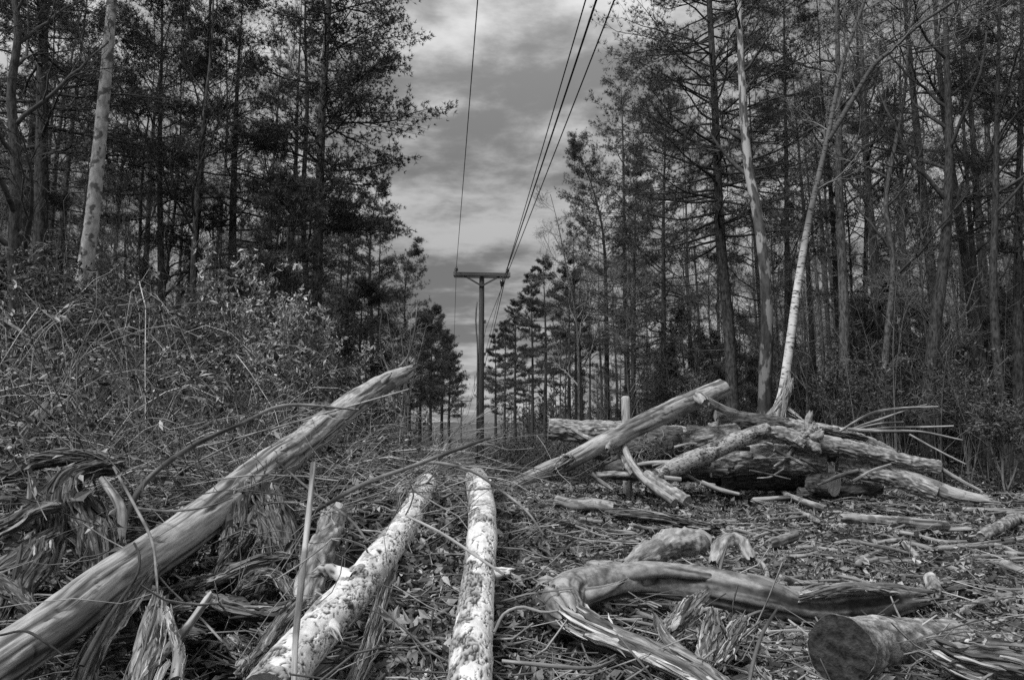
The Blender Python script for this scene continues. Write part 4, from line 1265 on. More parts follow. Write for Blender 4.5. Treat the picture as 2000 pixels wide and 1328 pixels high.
def bare(seed, h=16, r0=0.14, spread=1.0, path=None, limbs=15, t0=0.3, bark='bark_grey', twig='twig_dark', kt=10, dens=1.0, up=0.55, Rend=0.08, ang=(0.5, 1.05), tfade=False):
    rng = np.random.default_rng(seed)
    n = 44
    C = wob_path(h, n, rng, 0.2) if path is None else path
    t = np.linspace(0, 1, len(C))
    R = r0 * np.maximum(1 - t, Rend) ** 0.8 + r0 * 0.4 * np.exp(-t * h / 0.3)
    parts = []
    mb = MB()
    trunk_mesh(mb, C, R, kt, seed)
    if tfade:       # only the upper bark has peeled
        zz = mb.v[0][:, 2]
        mb.tq = [np.interp(zz, [0, h * 0.22, h * 0.42], [0.38, 0.42, 1.0]).astype(np.float32)]
    parts.append(('trunk', mb, MT[bark]))
    mb = MB()
    A, Ar, at = spawn(C[None], R[None], limbs, t0, 0.98, lambda q: spread * h * (0.34 * (1.08 - q) + 0.06) * rng.uniform(0.6, 1.2, q.shape), lambda q: rng.uniform(ang[0], ang[1], q.shape), 12, rng, up=up, jit=0.5, rfac=0.55, rtip=0.008)
    tubes(mb, A, Ar, 6, tone=1.0)
    LA = np.linalg.norm(A[:, -1] - A[:, 0], axis=1)
    B, Br, bt = spawn(A, Ar, int(7 * dens), 0.2, 0.98, lambda q: LA[:, None] * (0.5 * (1.1 - q) + 0.08) * rng.uniform(0.6, 1.3, q.shape), lambda q: rng.uniform(0.4, 1.0, q.shape), 8, rng, up=0.35, jit=0.5, rfac=0.55, rtip=0.006)
    tubes(mb, B, Br, 4, tone=1.0)
    LB = np.linalg.norm(B[:, -1] - B[:, 0], axis=1)
    Cc, Cr, ct = spawn(B, Br, int(5 * dens), 0.15, 1.0, lambda q: LB[:, None] * 0.45 * rng.uniform(0.5, 1.2, q.shape) + 0.1, lambda q: rng.uniform(0.4, 1.0, q.shape), 5, rng, up=0.25, jit=0.5, rfac=0.6, rtip=0.004)
    tubes(mb, Cc, Cr, 3, tone=1.0)
    LC = np.linalg.norm(Cc[:, -1] - Cc[:, 0], axis=1)
    E, Er, et = spawn(Cc, Cr, 3, 0.2, 1.0, lambda q: LC[:, None] * 0.5 * rng.uniform(0.5, 1.2, q.shape) + 0.06, lambda q: rng.uniform(0.4, 1.0, q.shape), 3, rng, up=0.2, jit=0.5, rfac=0.7, rtip=0.0032)
    tubes(mb, E, Er, 3, tone=1.0)
    parts.append(('crown', mb, MT[twig]))
    return parts


def plant_tree(name, label, parts, loc, group=None, cat='tree', rz=0.0, sc=1.0):
    root = thing(name, label, cat, loc, group)
    root.rotation_euler = (0, 0, rz)
    root.scale = (sc, sc, sc)
    last = root
    for nm, mb, m in parts:
        last = mb.build(nm, m, last if nm == 'needles' else root)
    return root


def rel_path(pts, Y, n=46, dY=0.0):
    """trunk path through photograph pixels at distance Y, from the ground up, relative to its base; dY leans it away"""
    W_ = np.array([P(px, py, Y + dY * i / max(len(pts) - 1, 1)) for i, (px, py) in enumerate(pts)])
    b = W_[0].copy()
    g = float(gz(b[0], b[1])) - 0.1
    if W_[0, 2] > g + 0.3:
        d = W_[0] - W_[1]
        f = (W_[0, 2] - g) / max(W_[1, 2] - W_[0, 2], 0.1)
        W_ = np.vstack([[W_[0] + np.array([d[0] * min(f, 1) * 0.5, 0, 0]) * 1.0], W_])
        W_[0, 2] = g
        W_[0, 1] = W_[1, 1]
    b = W_[0].copy()
    return catmull(W_ - b, n), b


def hero(kind, name, label, pts, Y, wpx, seed, group=None, dY=0.0, **kw):
    C, b = rel_path(pts, Y, dY=dY)
    h = C[-1, 2]
    r0 = 0.5 * wpx / F * Y
    parts = (pine if kind == 'pine' else bare)(seed, h=h, r0=r0, path=C, kt=18 if Y < 22 else 12, **kw)
    return plant_tree(name, label, parts, b, group)


G_EDGE_L = 'trees along the near side of the cleared strip, in front of the dark wood'
# left of the strip
hero('bare', 'broadleaf_tree', 'tall pale barked trunk rising bare from the brambles before the dark pines', [(150, 700), (162, 560), (180, 430), (198, 240), (212, 90), (222, -60), (235, -320), (240, -600)], 11.5, 36, 21,
     bark='bark_pale', limbs=9, t0=0.55, spread=0.7)
hero('bare', 'broadleaf_tree', 'dark crooked tree at the frame edge with limbs curving out over the brambles', [(30, 720), (28, 500), (32, 330), (22, 180), (35, 60), (20, -100), (40, -400)], 10.5, 30, 22,
     bark='bark_dark', limbs=14, t0=0.22, spread=0.9, up=0.9)
hero('pine', 'pine_tree', 'tall dark pine between the crooked tree and the pale barked trunk', [(78, 720), (80, 400), (84, 100), (90, -200), (92, -500)], 13.5, 36, 23, cb=0.35, crown=2.8, nbr=70)
hero('pine', 'pine_tree', 'dense dark pine directly behind the pale leafed shrub', [(452, 700), (455, 420), (462, 200), (470, 60), (476, -30)], 17, 24, 24, cb=0.25, crown=2.3, nbr=56)
hero('pine', 'pine_tree', 'slim pine whose lower trunk shows between the pale trunk and the dense pine', [(318, 700), (314, 500), (312, 300), (316, 100), (318, -100)], 16, 18, 25, cb=0.42, crown=2.0, nbr=55)
hero('bare', 'broadleaf_tree', 'thin bare tree with a spray of fine upright twigs against the sky', [(372, 700), (380, 460), (395, 260), (412, 100), (418, -40), (425, -200)], 14.5, 14, 26, limbs=16, t0=0.35, spread=0.8)
hero('pine', 'pine_tree', 'very tall airy tree reaching the farthest over the cleared strip', [(618, 740), (620, 560), (624, 400), (630, 200), (640, 40), (650, -150), (655, -420), (660, -620)], 17.5, 24, 27, cb=0.27, crown=3.0, nbr=110, nsub=22, npos=9, nb=9, L=0.10, w=0.02, bark='bark_grey', up=0.25)
hero('bare', 'broadleaf_tree', 'grey bare tree growing close beside the very tall airy tree', [(596, 740), (598, 560), (592, 400), (600, 200), (596, 40), (605, -200)], 18.5, 16, 28, limbs=12, t0=0.3, spread=0.42)
hero('pine', 'pine_tree', 'dark bushy young pine standing low in front of the very tall airy tree', [(560, 740), (558, 640), (560, 520), (566, 420), (568, 360)], 14, 16, 29, cb=0.16, crown=1.6, nbr=48, nsub=9)
hero('pine', 'pine_tree', 'slim pine with a bent flat top beside the very tall airy tree', [(728, 800), (726, 640), (722, 500), (730, 410), (738, 350)], 25, 13, 30, cb=0.35, crown=1.9, nbr=42, nsub=10)
hero('pine', 'pine_tree', 'very dark small pine below the slim bent topped pine', [(700, 800), (702, 700), (706, 620), (708, 560)], 17, 12, 31, cb=0.1, crown=1.4, nbr=48, nsub=9)
hero('pine', 'pine_tree', 'pine with a plume of separate boughs nearest to the crossarm', [(798, 820), (796, 700), (790, 600), (796, 520), (808, 472)], 33, 11, 32, cb=0.32, crown=2.0, nbr=40, layered=0.8, nsub=10)
for i, (pts, Y, lab) in enumerate((
        ([(840, 860), (842, 740), (844, 600)], 52, 'dense far pine standing behind the plumed pine'),
        ([(862, 860), (864, 760), (866, 645)], 62, 'dense far pine between the plumed pine and the far utility pole'),
        ([(876, 862), (878, 770), (882, 692)], 74, 'dense far pine whose boughs hang over the far utility pole'),
        ([(820, 850), (822, 720), (824, 620)], 45, 'far pine half hidden behind the plumed pine'))):
    hero('pine', 'pine_tree', lab, pts, Y, 8, 40 + i, group='far pines on the pole side of the dark wood', cb=0.42, crown=2.3, nbr=56, L=0.15, w=0.015)
# right of the strip
hero('pine', 'pine_tree', 'forked pine with a bent leaning top, nearest to the overhead wires', [(1186, 860), (1184, 600), (1178, 460), (1158, 370), (1136, 310), (1128, 268)], 37, 13, 50, cb=0.34, crown=3.0, nbr=85, up=0.6)
hero('pine', 'pine_tree', 'great dark pine with a long bare lower trunk, broadest beside the cleared strip', [(1432, 800), (1424, 650), (1412, 520), (1404, 400), (1396, 200), (1385, 0), (1375, -200), (1372, -460)], 19, 26, 51, cb=0.30, crown=3.7, nbr=170, nsub=11, npos=8)
hero('pine', 'pine_tree', 'dark pine standing between the forked pine and the great dark pine', [(1296, 850), (1296, 600), (1296, 400), (1300, 250), (1296, 160)], 30, 14, 52, cb=0.28, crown=3.3, nbr=95)
hero('pine', 'pine_tree', 'bushy pine filling in below the great dark pine', [(1236, 850), (1238, 650), (1240, 450), (1246, 300)], 34, 12, 53, cb=0.2, crown=2.5, nbr=75)
for i, (pts, Y, w_, lab) in enumerate((
        ([(1064, 870), (1066, 700), (1064, 600), (1060, 500)], 60, 9, 'layered far pine nearest to the forked pine'),
        ([(1040, 870), (1040, 700), (1036, 535)], 66, 8, 'layered far pine just beyond the one nearest to the forked pine'),
        ([(1006, 870), (1006, 740), (1008, 585)], 76, 8, 'layered far pine standing in the middle of its row'),
        ([(985, 870), (986, 760), (988, 625)], 84, 7, 'layered far pine second from the utility pole'),
        ([(968, 870), (968, 770), (968, 650)], 92, 7, 'layered far pine standing closest to the utility pole'),
        ([(1112, 870), (1112, 650), (1112, 520)], 52, 9, 'layered far pine half hidden by the forked pine'))):
    hero('pine', 'pine_tree', lab, pts, Y, w_, 60 + i, group='layered far pines across the strip from the dense ones', cb=0.38, crown=2.5, nbr=52, layered=1.0, up=0.15, L=0.16, w=0.017, dead=30, nsub=14)
hero('bare', 'broadleaf_tree', 'pale bare shrubby tree with upswept twigs between the wires and the forked pine', [(1132, 850), (1128, 650), (1106, 520), (1090, 440), (1075, 380)], 35, 9, 70, limbs=18, t0=0.3, spread=0.9, twig='twig_grey')
hero('bare', 'broadleaf_tree', 'big trunk with bark peeling in pale patches beside the great dark pine', [(1494, 800), (1498, 600), (1488, 480), (1474, 390), (1462, 330), (1452, 220), (1446, 80), (1440, -60), (1430, -350)], 15, 29, 71, tfade=True,
     bark='bark_patchy', limbs=12, t0=0.42, spread=0.55, Rend=0.35)
hero('bare', 'broadleaf_tree', 'dark grey trunk standing just behind the white birch', [(1650, 790), (1648, 600), (1640, 400), (1638, 200), (1634, 0), (1630, -250)], 17, 24, 72, bark='bark_grey', limbs=13, t0=0.45, spread=0.6)
hero('bare', 'broadleaf_tree', 'leaning dark trunk close behind the dark grey trunk by the birch', [(1722, 790), (1712, 600), (1700, 420), (1690, 250), (1682, 50), (1680, -200)], 18.5, 20, 73, limbs=12, t0=0.4, spread=0.6)
hero('bare', 'broadleaf_tree', 'tallest dark forked trunk with long limbs spreading over the undergrowth', [(1812, 800), (1826, 640), (1846, 480), (1854, 300), (1850, 150), (1846, 0), (1842, -250)], 15.5, 28, 74, bark='bark_dark', limbs=16, t0=0.38, spread=1.0)
hero('bare', 'broadleaf_tree', 'slim trunk with a kink beside the tallest dark forked trunk', [(1722, 800), (1735, 640), (1745, 520), (1730, 400), (1745, 300), (1765, 200), (1775, 60), (1780, -100)], 16.5, 16, 75, bark='bark_grey', limbs=12, t0=0.35, spread=0.8)
hero('bare', 'broadleaf_tree', 'slender dark trunk leaning away from the tallest forked trunk', [(1925, 800), (1912, 640), (1898, 480), (1888, 340), (1880, 200), (1875, 0)], 17, 15, 76, bark='bark_dark', limbs=12, t0=0.4, spread=0.7)
hero('bare', 'broadleaf_tree', 'dark trunk bending up out of the undergrowth near the frame edge', [(1962, 840), (1948, 700), (1940, 560), (1944, 400), (1948, 200), (1952, 0), (1955, -200)], 15, 19, 77, bark='bark_dark', limbs=13, t0=0.4, spread=0.8)
hero('pine', 'pine_tree', 'dark pine at the frame edge over the undergrowth', [(1990, 840), (1988, 600), (1990, 400), (1994, 200), (1996, 0), (1998, -200)], 16, 22, 78, cb=0.35, crown=2.3, nbr=65)
hero('bare', 'broadleaf_tree', 'straight pole like trunk between the slim kinked trunk and the birch', [(1770, 800), (1766, 600), (1762, 400), (1758, 200), (1760, 0)], 21, 17, 79, bark='bark_grey', limbs=12, t0=0.45, spread=0.6)
hero('pine', 'pine_tree', 'slim dark pine standing behind the patchy barked trunk', [(1540, 800), (1538, 600), (1536, 350), (1532, 100), (1530, -100)], 22, 16, 80, cb=0.45, crown=2.4, nbr=60)
hero('pine', 'pine_tree', 'dark pine between the birch fork and the tallest forked trunk', [(1690, 800), (1690, 560), (1694, 330), (1698, 160)], 24, 15, 81, cb=0.4, crown=2.5, nbr=60)


def birch():
    pts = [(1518, 812), (1528, 770), (1540, 690), (1556, 570), (1578, 440), (1600, 340), (1616, 270), (1632, 190), (1650, 110), (1672, 50), (1692, -10), (1712, -90), (1735, -220)]
    C, b = rel_path(pts, 13.2, 80)
    b = b.copy()
    h = C[-1, 2]
    root = thing('birch_tree', 'leaning white birch with a torn foot rising behind the log pile', 'tree', b)
    t = np.linspace(0, 1, len(C))
    R = 0.5 * 20 / F * 13.2 * np.interp(t, [0, 0.1, 0.35, 0.55, 0.8, 1], [0.95, 0.9, 0.7, 0.46, 0.34, 0.2])
    mb = MB()
    trunk_mesh(mb, C, R, 22, 88, 0.05)
    ax_s = np.concatenate(mb.at)[:, 2]
    hh = ax_s.max()
    mb.tq = [np.interp(ax_s, [0, hh * 0.32, hh * 0.42, hh], [1.0, 0.95, 0.24, 0.10]).astype(np.float32)]   # the bark is white low down and grey brown higher up
    mb.build('trunk', MT['birch'], root)
    rng = np.random.default_rng(91)
    fk = np.array([P(px, py, 13.2) for px, py in [(1616, 275), (1632, 250), (1668, 190), (1705, 130), (1745, 95), (1800, 45), (1860, 5), (1940, -60)]]) - b
    fork = catmull(fk, 40)
    fR = np.linspace(0.055, 0.025, 40)
    mb = MB()
    trunk_mesh(mb, fork, fR, 14, 92, 0.05)
    mb.tq = [np.full(len(mb.v[0]), 0.15, np.float32)]
    mb.build('limb', MT['birch'], root)
    mb = MB()
    for CC, RR, n, t0 in ((C, R, 13, 0.45), (fork, fR, 9, 0.2)):
        A, Ar, _ = spawn(CC[None], RR[None], n, t0, 0.98, lambda q: rng.uniform(0.9, 2.4, q.shape), lambda q: rng.uniform(0.5, 1.1, q.shape), 10, rng, up=0.5, jit=0.5, rfac=0.4, rtip=0.007)
        tubes(mb, A, Ar, 5, tone=1)
        B, Br, _ = spawn(A, Ar, 7, 0.2, 1, lambda q: rng.uniform(0.3, 1.1, q.shape), lambda q: rng.uniform(0.4, 1.0, q.shape), 6, rng, up=0.3, jit=0.5, rfac=0.6, rtip=0.005)
        tubes(mb, B, Br, 3, tone=1)
        D, Dr, _ = spawn(B, Br, 4, 0.2, 1, lambda q: rng.uniform(0.15, 0.5, q.shape), lambda q: rng.uniform(0.4, 1.0, q.shape), 4, rng, up=0.2, jit=0.5, rfac=0.7, rtip=0.004)
        tubes(mb, D, Dr, 3, tone=1)
    mb.build('crown', MT['twig_grey'], root)
    for c in ([(1540, 735, 13.1, 9), (1528, 775, 13.0, 15), (1510, 800, 12.9, 12), (1488, 822, 12.8, 7)],
              [(1545, 740, 13.0, 9), (1536, 780, 12.9, 14), (1530, 815, 12.8, 10)],
              [(1524, 790, 13.0, 10), (1545, 805, 12.9, 15), (1570, 824, 12.8, 10)],
              [(1534, 760, 13.0, 8), (1516, 795, 12.9, 12), (1500, 815, 12.8, 6)]):
        mb = MB()
        add_log(mb, c, 'splinter', 95 + c[0][0], 18, 0.02, 0.6, (0, 0.12))
        mb.v = [v - b.astype(np.float32) for v in mb.v]
        mb.build('torn_wood', MT['weathered'], root)


birch()


# the crowded wood behind: copies of a few trees of each kind
def proto(kind, seed, **kw):
    parts = (pine if kind == 'pine' else bare)(seed, **kw)
    out = []
    for nm, mb, m in parts:
        me = mb.mesh(nm)
        me.materials.append(m)
        out.append((nm, me))
    return out


PROTO = {
    'pine': [proto('pine', 201, h=19, r0=0.17, cb=0.42, crown=2.9, nbr=52, nsub=10, npos=8), proto('pine', 202, h=17, r0=0.15, cb=0.36, crown=2.7, nbr=50, nsub=10, npos=8),
             proto('pine', 203, h=21, r0=0.19, cb=0.5, crown=3.2, nbr=52, nsub=10, npos=8, layered=0.7), proto('pine', 204, h=14, r0=0.12, cb=0.3, crown=2.3, nbr=50, nsub=10, npos=8)],
    'bare': [proto('bare', 211, h=18, r0=0.14, limbs=13, t0=0.4, spread=0.7, bark='bark_dark'), proto('bare', 212, h=16, r0=0.11, limbs=16, t0=0.35, spread=0.8, twig='twig_grey'),
             proto('bare', 213, h=20, r0=0.16, limbs=14, t0=0.45, spread=0.7, bark='bark_dark'), proto('bare', 214, h=13, r0=0.08, limbs=14, t0=0.3, spread=0.9)],
    'thin': [proto('bare', 225, h=9, r0=0.05, limbs=14, t0=0.2, spread=0.9, twig='twig_grey', kt=7), proto('bare', 226, h=7, r0=0.04, limbs=13, t0=0.15, spread=1.0, twig='twig_grey', kt=7, ang=(0.35, 0.8))],
    'sapling': [proto('pine', 221, h=4.2, r0=0.04, cb=0.08, crown=1.15, nbr=46, nsub=7, npos=5, dead=0, nb=12), proto('pine', 222, h=3.2, r0=0.035, cb=0.06, crown=1.1, nbr=42, nsub=7, npos=5, dead=0, nb=12)],
}


def put(name, label, cat, group, meshes, loc, rz, sc):
    root = thing(name, label, cat, loc, group)
    root.rotation_euler = (0, 0, rz)
    root.scale = (sc, sc, sc)
    for nm, me in meshes:
        o = bpy.data.objects.new(nm, me)
        COL.objects.link(o)
        o.parent = last if nm == 'needles' else root
        last = o


def fill_wood():
    rng = np.random.default_rng(77)
    taken = []
    n = {'l': 0, 'r': 0}
    want = {'l': 60, 'r': 86}
    tries = 0
    while (n['l'] < want['l'] or n['r'] < want['r']) and tries < 20000:
        tries += 1
        Y = 13 + 62 * rng.random() ** 1.25
        x = rng.uniform(-0.86, 0.86) * Y + rng.uniform(-2, 2)
        c = x + 0.081 * Y
        side = 'l' if c < 0 else 'r'
        if n[side] >= want[side]:
            continue
        if side == 'l' and c > (-5.2 if Y > 30 else -6.0):
            continue
        if side == 'r' and c < (8.6 if Y > 24 else 11.0):
            continue
        if side == 'r' and Y < 17:
            continue
        if side == 'l' and Y < 16:
            continue
        if any((x - a) ** 2 + (Y - b) ** 2 < (1.5 + 0.01 * Y) ** 2 for a, b in taken):
            continue
        taken.append((x, Y))
        n[side] += 1
        kind = 'pine' if rng.random() < (0.46 if side == 'l' else 0.18) else 'bare'
        ms = PROTO[kind][rng.integers(4)]
        where = 'behind the bramble bank' if side == 'l' else 'behind the log pile'
        put('pine_tree' if kind == 'pine' else 'broadleaf_tree',
            ('one of the crowded dark pines deep in the wood ' if kind == 'pine' else 'one of the crowded slim bare trees deep in the wood ') + where, 'tree',
            ('dark pines in the wood ' if kind == 'pine' else 'bare trees in the wood ') + where,
            ms, (x, Y, float(gz(x, Y)) - 0.1), rng.uniform(0, 6.28), rng.uniform(0.85, 1.15))
    m = 0
    while m < 44:
        side = 'l' if m < 16 else 'r'
        Y = rng.uniform(15, 42)
        x = rng.uniform(-0.85, 0.85) * Y
        c = x + 0.081 * Y
        if (side == 'l' and not c < -4.8) or (side == 'r' and not c > 7.4):
            continue
        m += 1
        where = 'behind the bramble bank' if side == 'l' else 'behind the log pile'
        put('bare_sapling', 'one of the thin pale twigged bare saplings ' + where, 'young tree', 'bare saplings ' + where,
            PROTO['thin'][rng.integers(2)], (x, Y, float(gz(x, Y)) - 0.05), rng.uniform(0, 6.28), rng.uniform(0.7, 1.25))
    # young pines of the understorey
    m = 0
    while m < 88:
        side = 'l' if m < 26 else 'r'
        Y = rng.uniform(17, 38)
        x = rng.uniform(-0.85, 0.85) * Y
        c = x + 0.081 * Y
        if side == 'l' and not (c < -5.5):
            continue
        if side == 'r' and not (c > 8.2):
            continue
        m += 1
        where = 'behind the bramble bank' if side == 'l' else 'behind the log pile'
        put('young_pine', 'one of the low dark young pines growing ' + where, 'young tree', 'young pines ' + where,
            PROTO['sapling'][rng.integers(2)], (x, Y, float(gz(x, Y)) - 0.05), rng.uniform(0, 6.28), rng.uniform(0.7, 1.6))


fill_wood()


# ------------------------------------------------------------------ leaves, brambles, shrubs, litter
def leaf_quads(mb, pos, rng, size, tone, flat=0.0, asp=0.45, droop=None):
    """folded little leaves: two quads each"""
    M = len(pos)
    d = rng.normal(size=(M, 3))
    d[:, 2] *= (1 - flat)
    if droop is not None:
        d[:, 2] += droop
    d = nrm(d)
    s = rng.normal(size=(M, 3))
    s[:, 2] *= (1 - flat)
    s = nrm(s - (s * d).sum(1, keepdims=True) * d)
    nn = np.cross(d, s)
    L = size[:, None]
    Wd = L * asp * rng.uniform(0.7, 1.2, (M, 1))
    fold = rng.uniform(-0.1, 0.4, (M, 1)) * Wd
    bend = rng.uniform(-0.5, 0.5, (M, 1)) * L
    p = pos
    a = p - d * L * 0.5
    m_ = p + nn * bend * 0.4
    b = p + d * L * 0.5
    l = p + s * Wd * 0.5 + nn * (fold + bend * 0.3)
    r = p - s * Wd * 0.5 + nn * (fold + bend * 0.3)
    V = np.stack([a, l, m_, r, b], 1).reshape(-1, 3)
    o = np.arange(M)[:, None] * 5
    tr = np.concatenate([o + [[0, 2, 1]], o + [[0, 3, 2]], o + [[1, 2, 4]], o + [[2, 3, 4]]])
    mb.add(V, None, tr, tone=np.repeat(tone, 5))


def bank_height(x, y):
    """height of the bramble tangle above the ground on the left"""
    c = x + 0.081 * y
    h = 1.55 * S((-0.6 - x) / 3.2) * S((y - 3.6) / 2.6) * S((15 - y) / 3)
    return h * (0.75 + 0.5 * fbm(np.stack([x * 0.9, y * 0.9, 0 * x], -1), 31, 2))


def brambles():
    rng = np.random.default_rng(41)
    mb = MB()
    M = 2800
    Y = 3.8 + 11 * rng.random(M) ** 1.1
    X = -0.7 - rng.random(M) ** 0.9 * (0.92 * Y + 1.0)
    H = bank_height(X, Y)
    ok = H > 0.12
    X, Y, H = X[ok], Y[ok], H[ok]
    M = len(X)
    az = rng.uniform(0, 2 * pi, M)
    reach = rng.uniform(0.5, 1.8, M)
    n = 9
    t = np.linspace(0, 1, n)[None, :]
    hz = H[:, None] * rng.uniform(0.35, 1.25, (M, 1))
    arch = rng.uniform(0.55, 1.1, (M, 1))
    px = X[:, None] + np.cos(az)[:, None] * reach[:, None] * t ** 1.3 + 0.07 * np.cumsum(rng.normal(size=(M, n)), 1) * 0.6
    py = Y[:, None] + np.sin(az)[:, None] * reach[:, None] * t ** 1.3 + 0.07 * np.cumsum(rng.normal(size=(M, n)), 1) * 0.6
    pz = gz(X, Y)[:, None] + hz * np.sin(t * pi * arch) + 0.02 * np.cumsum(rng.normal(size=(M, n)), 1)
    C = np.stack([px, py, pz], -1)
    r = rng.uniform(0.0025, 0.0075, M)[:, None] * (1.1 - 0.6 * t)
    tubes(mb, C, r, 3, tone=0.3 + 3.0 * rng.random(M) ** 3)
    # side twigs
    Sx, Sr, _ = spawn(C, np.broadcast_to(r, (M, n)), 3, 0.3, 1.0, lambda q: rng.uniform(0.12, 0.5, q.shape), lambda q: rng.uniform(0.4, 1.2, q.shape), 4, rng, up=0.1, jit=0.6, rfac=0.7, rtip=0.0016)
    tubes(mb, Sx, Sr, 3, tone=0.25 + 2.2 * rng.random(len(Sx)) ** 3)
    o = mb.build('brambles', MT['twig_grey'])
    tag(o, kind='stuff')
    mb = MB()
    tt = rng.random((len(Sx), 9))
    pos = lerp_path(Sx, tt).reshape(-1, 3) + rng.normal(size=(len(Sx) * 9, 3)) * 0.04
    cl = fbm(pos * np.array([2.2, 2.2, 2.6]), 37, 3)
    pos = pos[rng.random(len(pos)) < S((cl - 0.40) / 0.14) * 0.85 + 0.08]
    leaf_quads(mb, pos, rng, 0.03 + 0.085 * rng.random(len(pos)) ** 1.6, 0.3 + 4.8 * rng.random(len(pos)) ** 3.2, 0.3, 0.42)
    o = mb.build('bramble_leaves', MT['leaf_green'], smooth=False)
    tag(o, kind='stuff')


brambles()


def shrub(label, px, py, Y, hpx, wpx, seed, leafy=True, m='leaf_green', tone=(0.8, 2.6), group=None, droop=-0.5):
    rng = np.random.default_rng(seed)
    b = P(px, py, Y)
    top = b[2] + hpx / F * Y
    g = float(gz(b[0], Y))
    h = top - g
    wd = wpx / F * Y
    root = thing('leafy_shrub', label, 'shrub', (b[0], Y, g - 0.05), group)
    mb = MB()
    M = 9
    n = 12
    az = rng.uniform(0, 2 * pi, M)
    t = np.linspace(0, 1, n)[None, :]
    rr = wd * 0.45 * rng.uniform(0.2, 1.0, M)[:, None] * t ** 1.4
    hh = h * rng.uniform(0.65, 1.0, M)[:, None] * t
    C = np.stack([np.cos(az)[:, None] * rr + 0.05 * np.sin(t * 7 + az[:, None]), np.sin(az)[:, None] * rr, hh], -1)
    R = 0.014 * (1.1 - t) * np.ones((M, 1)) + 0.003
    tubes(mb, C, R, 5, tone=1.0)
    fr = np.clip(1 - (hpx * 0.75 / F * Y) / h, 0, 0.9)
    A, Ar, _ = spawn(C, R, 9, max(fr, 0.25), 1.0, lambda q: wd * rng.uniform(0.12, 0.4, q.shape), lambda q: rng.uniform(0.4, 1.1, q.shape), 6, rng, up=0.3, jit=0.5, rfac=0.6, rtip=0.003)
    tubes(mb, A, Ar, 3, tone=1.0)
    B, Br, _ = spawn(A, Ar, 5, 0.2, 1.0, lambda q: wd * rng.uniform(0.06, 0.18, q.shape), lambda q: rng.uniform(0.4, 1.1, q.shape), 4, rng, up=0.2, jit=0.5, rfac=0.6, rtip=0.0025)
    tubes(mb, B, Br, 3, tone=1.0)
    mb.build('stems', MT['twig_grey'], root)
    if leafy:
        mb = MB()
        tt = rng.uniform(0.3, 1.05, (len(B), 6))
        pos = lerp_path(B, tt).reshape(-1, 3) + rng.normal(size=(len(B) * 6, 3)) * 0.03
        leaf_quads(mb, pos, rng, rng.uniform(0.06, 0.12, len(pos)), rng.uniform(tone[0], tone[1], len(pos)), 0.0, 0.33, droop)
        mb.build('leaves', MT[m], root, smooth=False)
    return root


shrub('large shrub with long pale drooping leaves before the dense dark pine', 455, 700, 10.5, 230, 210, 301, tone=(2.2, 6.0))
shrub('pale leafed shrub hugging the foot of the dark pine at the frame edge', 110, 700, 9.5, 200, 230, 302, tone=(0.4, 1.3))
shrub('dark leafed shrub around the foot of the pale barked trunk', 190, 690, 10.2, 220, 200, 303, tone=(0.4, 1.6))
shrub('pale leafed shrub over the end of the long leaning log', 560, 760, 9.5, 190, 220, 304, tone=(1.6, 4.5))
shrub('small pale leafed shrub between the leaning log tip and the very dark small pine', 660, 740, 10.5, 110, 120, 305, tone=(1.2, 4.0))
shrub('sparse leafed shrub in the middle of the bramble bank', 330, 720, 9.8, 130, 220, 306, tone=(0.5, 1.8))
shrub('bare twiggy shrub with upswept stems behind the leaning log tip', 790, 770, 12, 200, 110, 307, leafy=False)
for i, (px, py, Y, hp, wp, lab) in enumerate((
        (1890, 850, 15, 150, 170, 'dark leafed shrub under the bending trunk near the frame edge'),
        (1740, 840, 15, 120, 190, 'low dark shrub behind the fan of thin branches'),
        (1380, 840, 16, 110, 120, 'low dark shrub at the foot of the great dark pine'),
        (1625, 830, 16, 130, 140, 'dark leafed shrub just behind the white birch'),
        (1960, 880, 13, 110, 140, 'low shrub in the corner where the litter meets the wood'))):
    shrub(lab, px, py, Y, hp, wp, 320 + i, tone=(0.3, 1.2), droop=0.0)


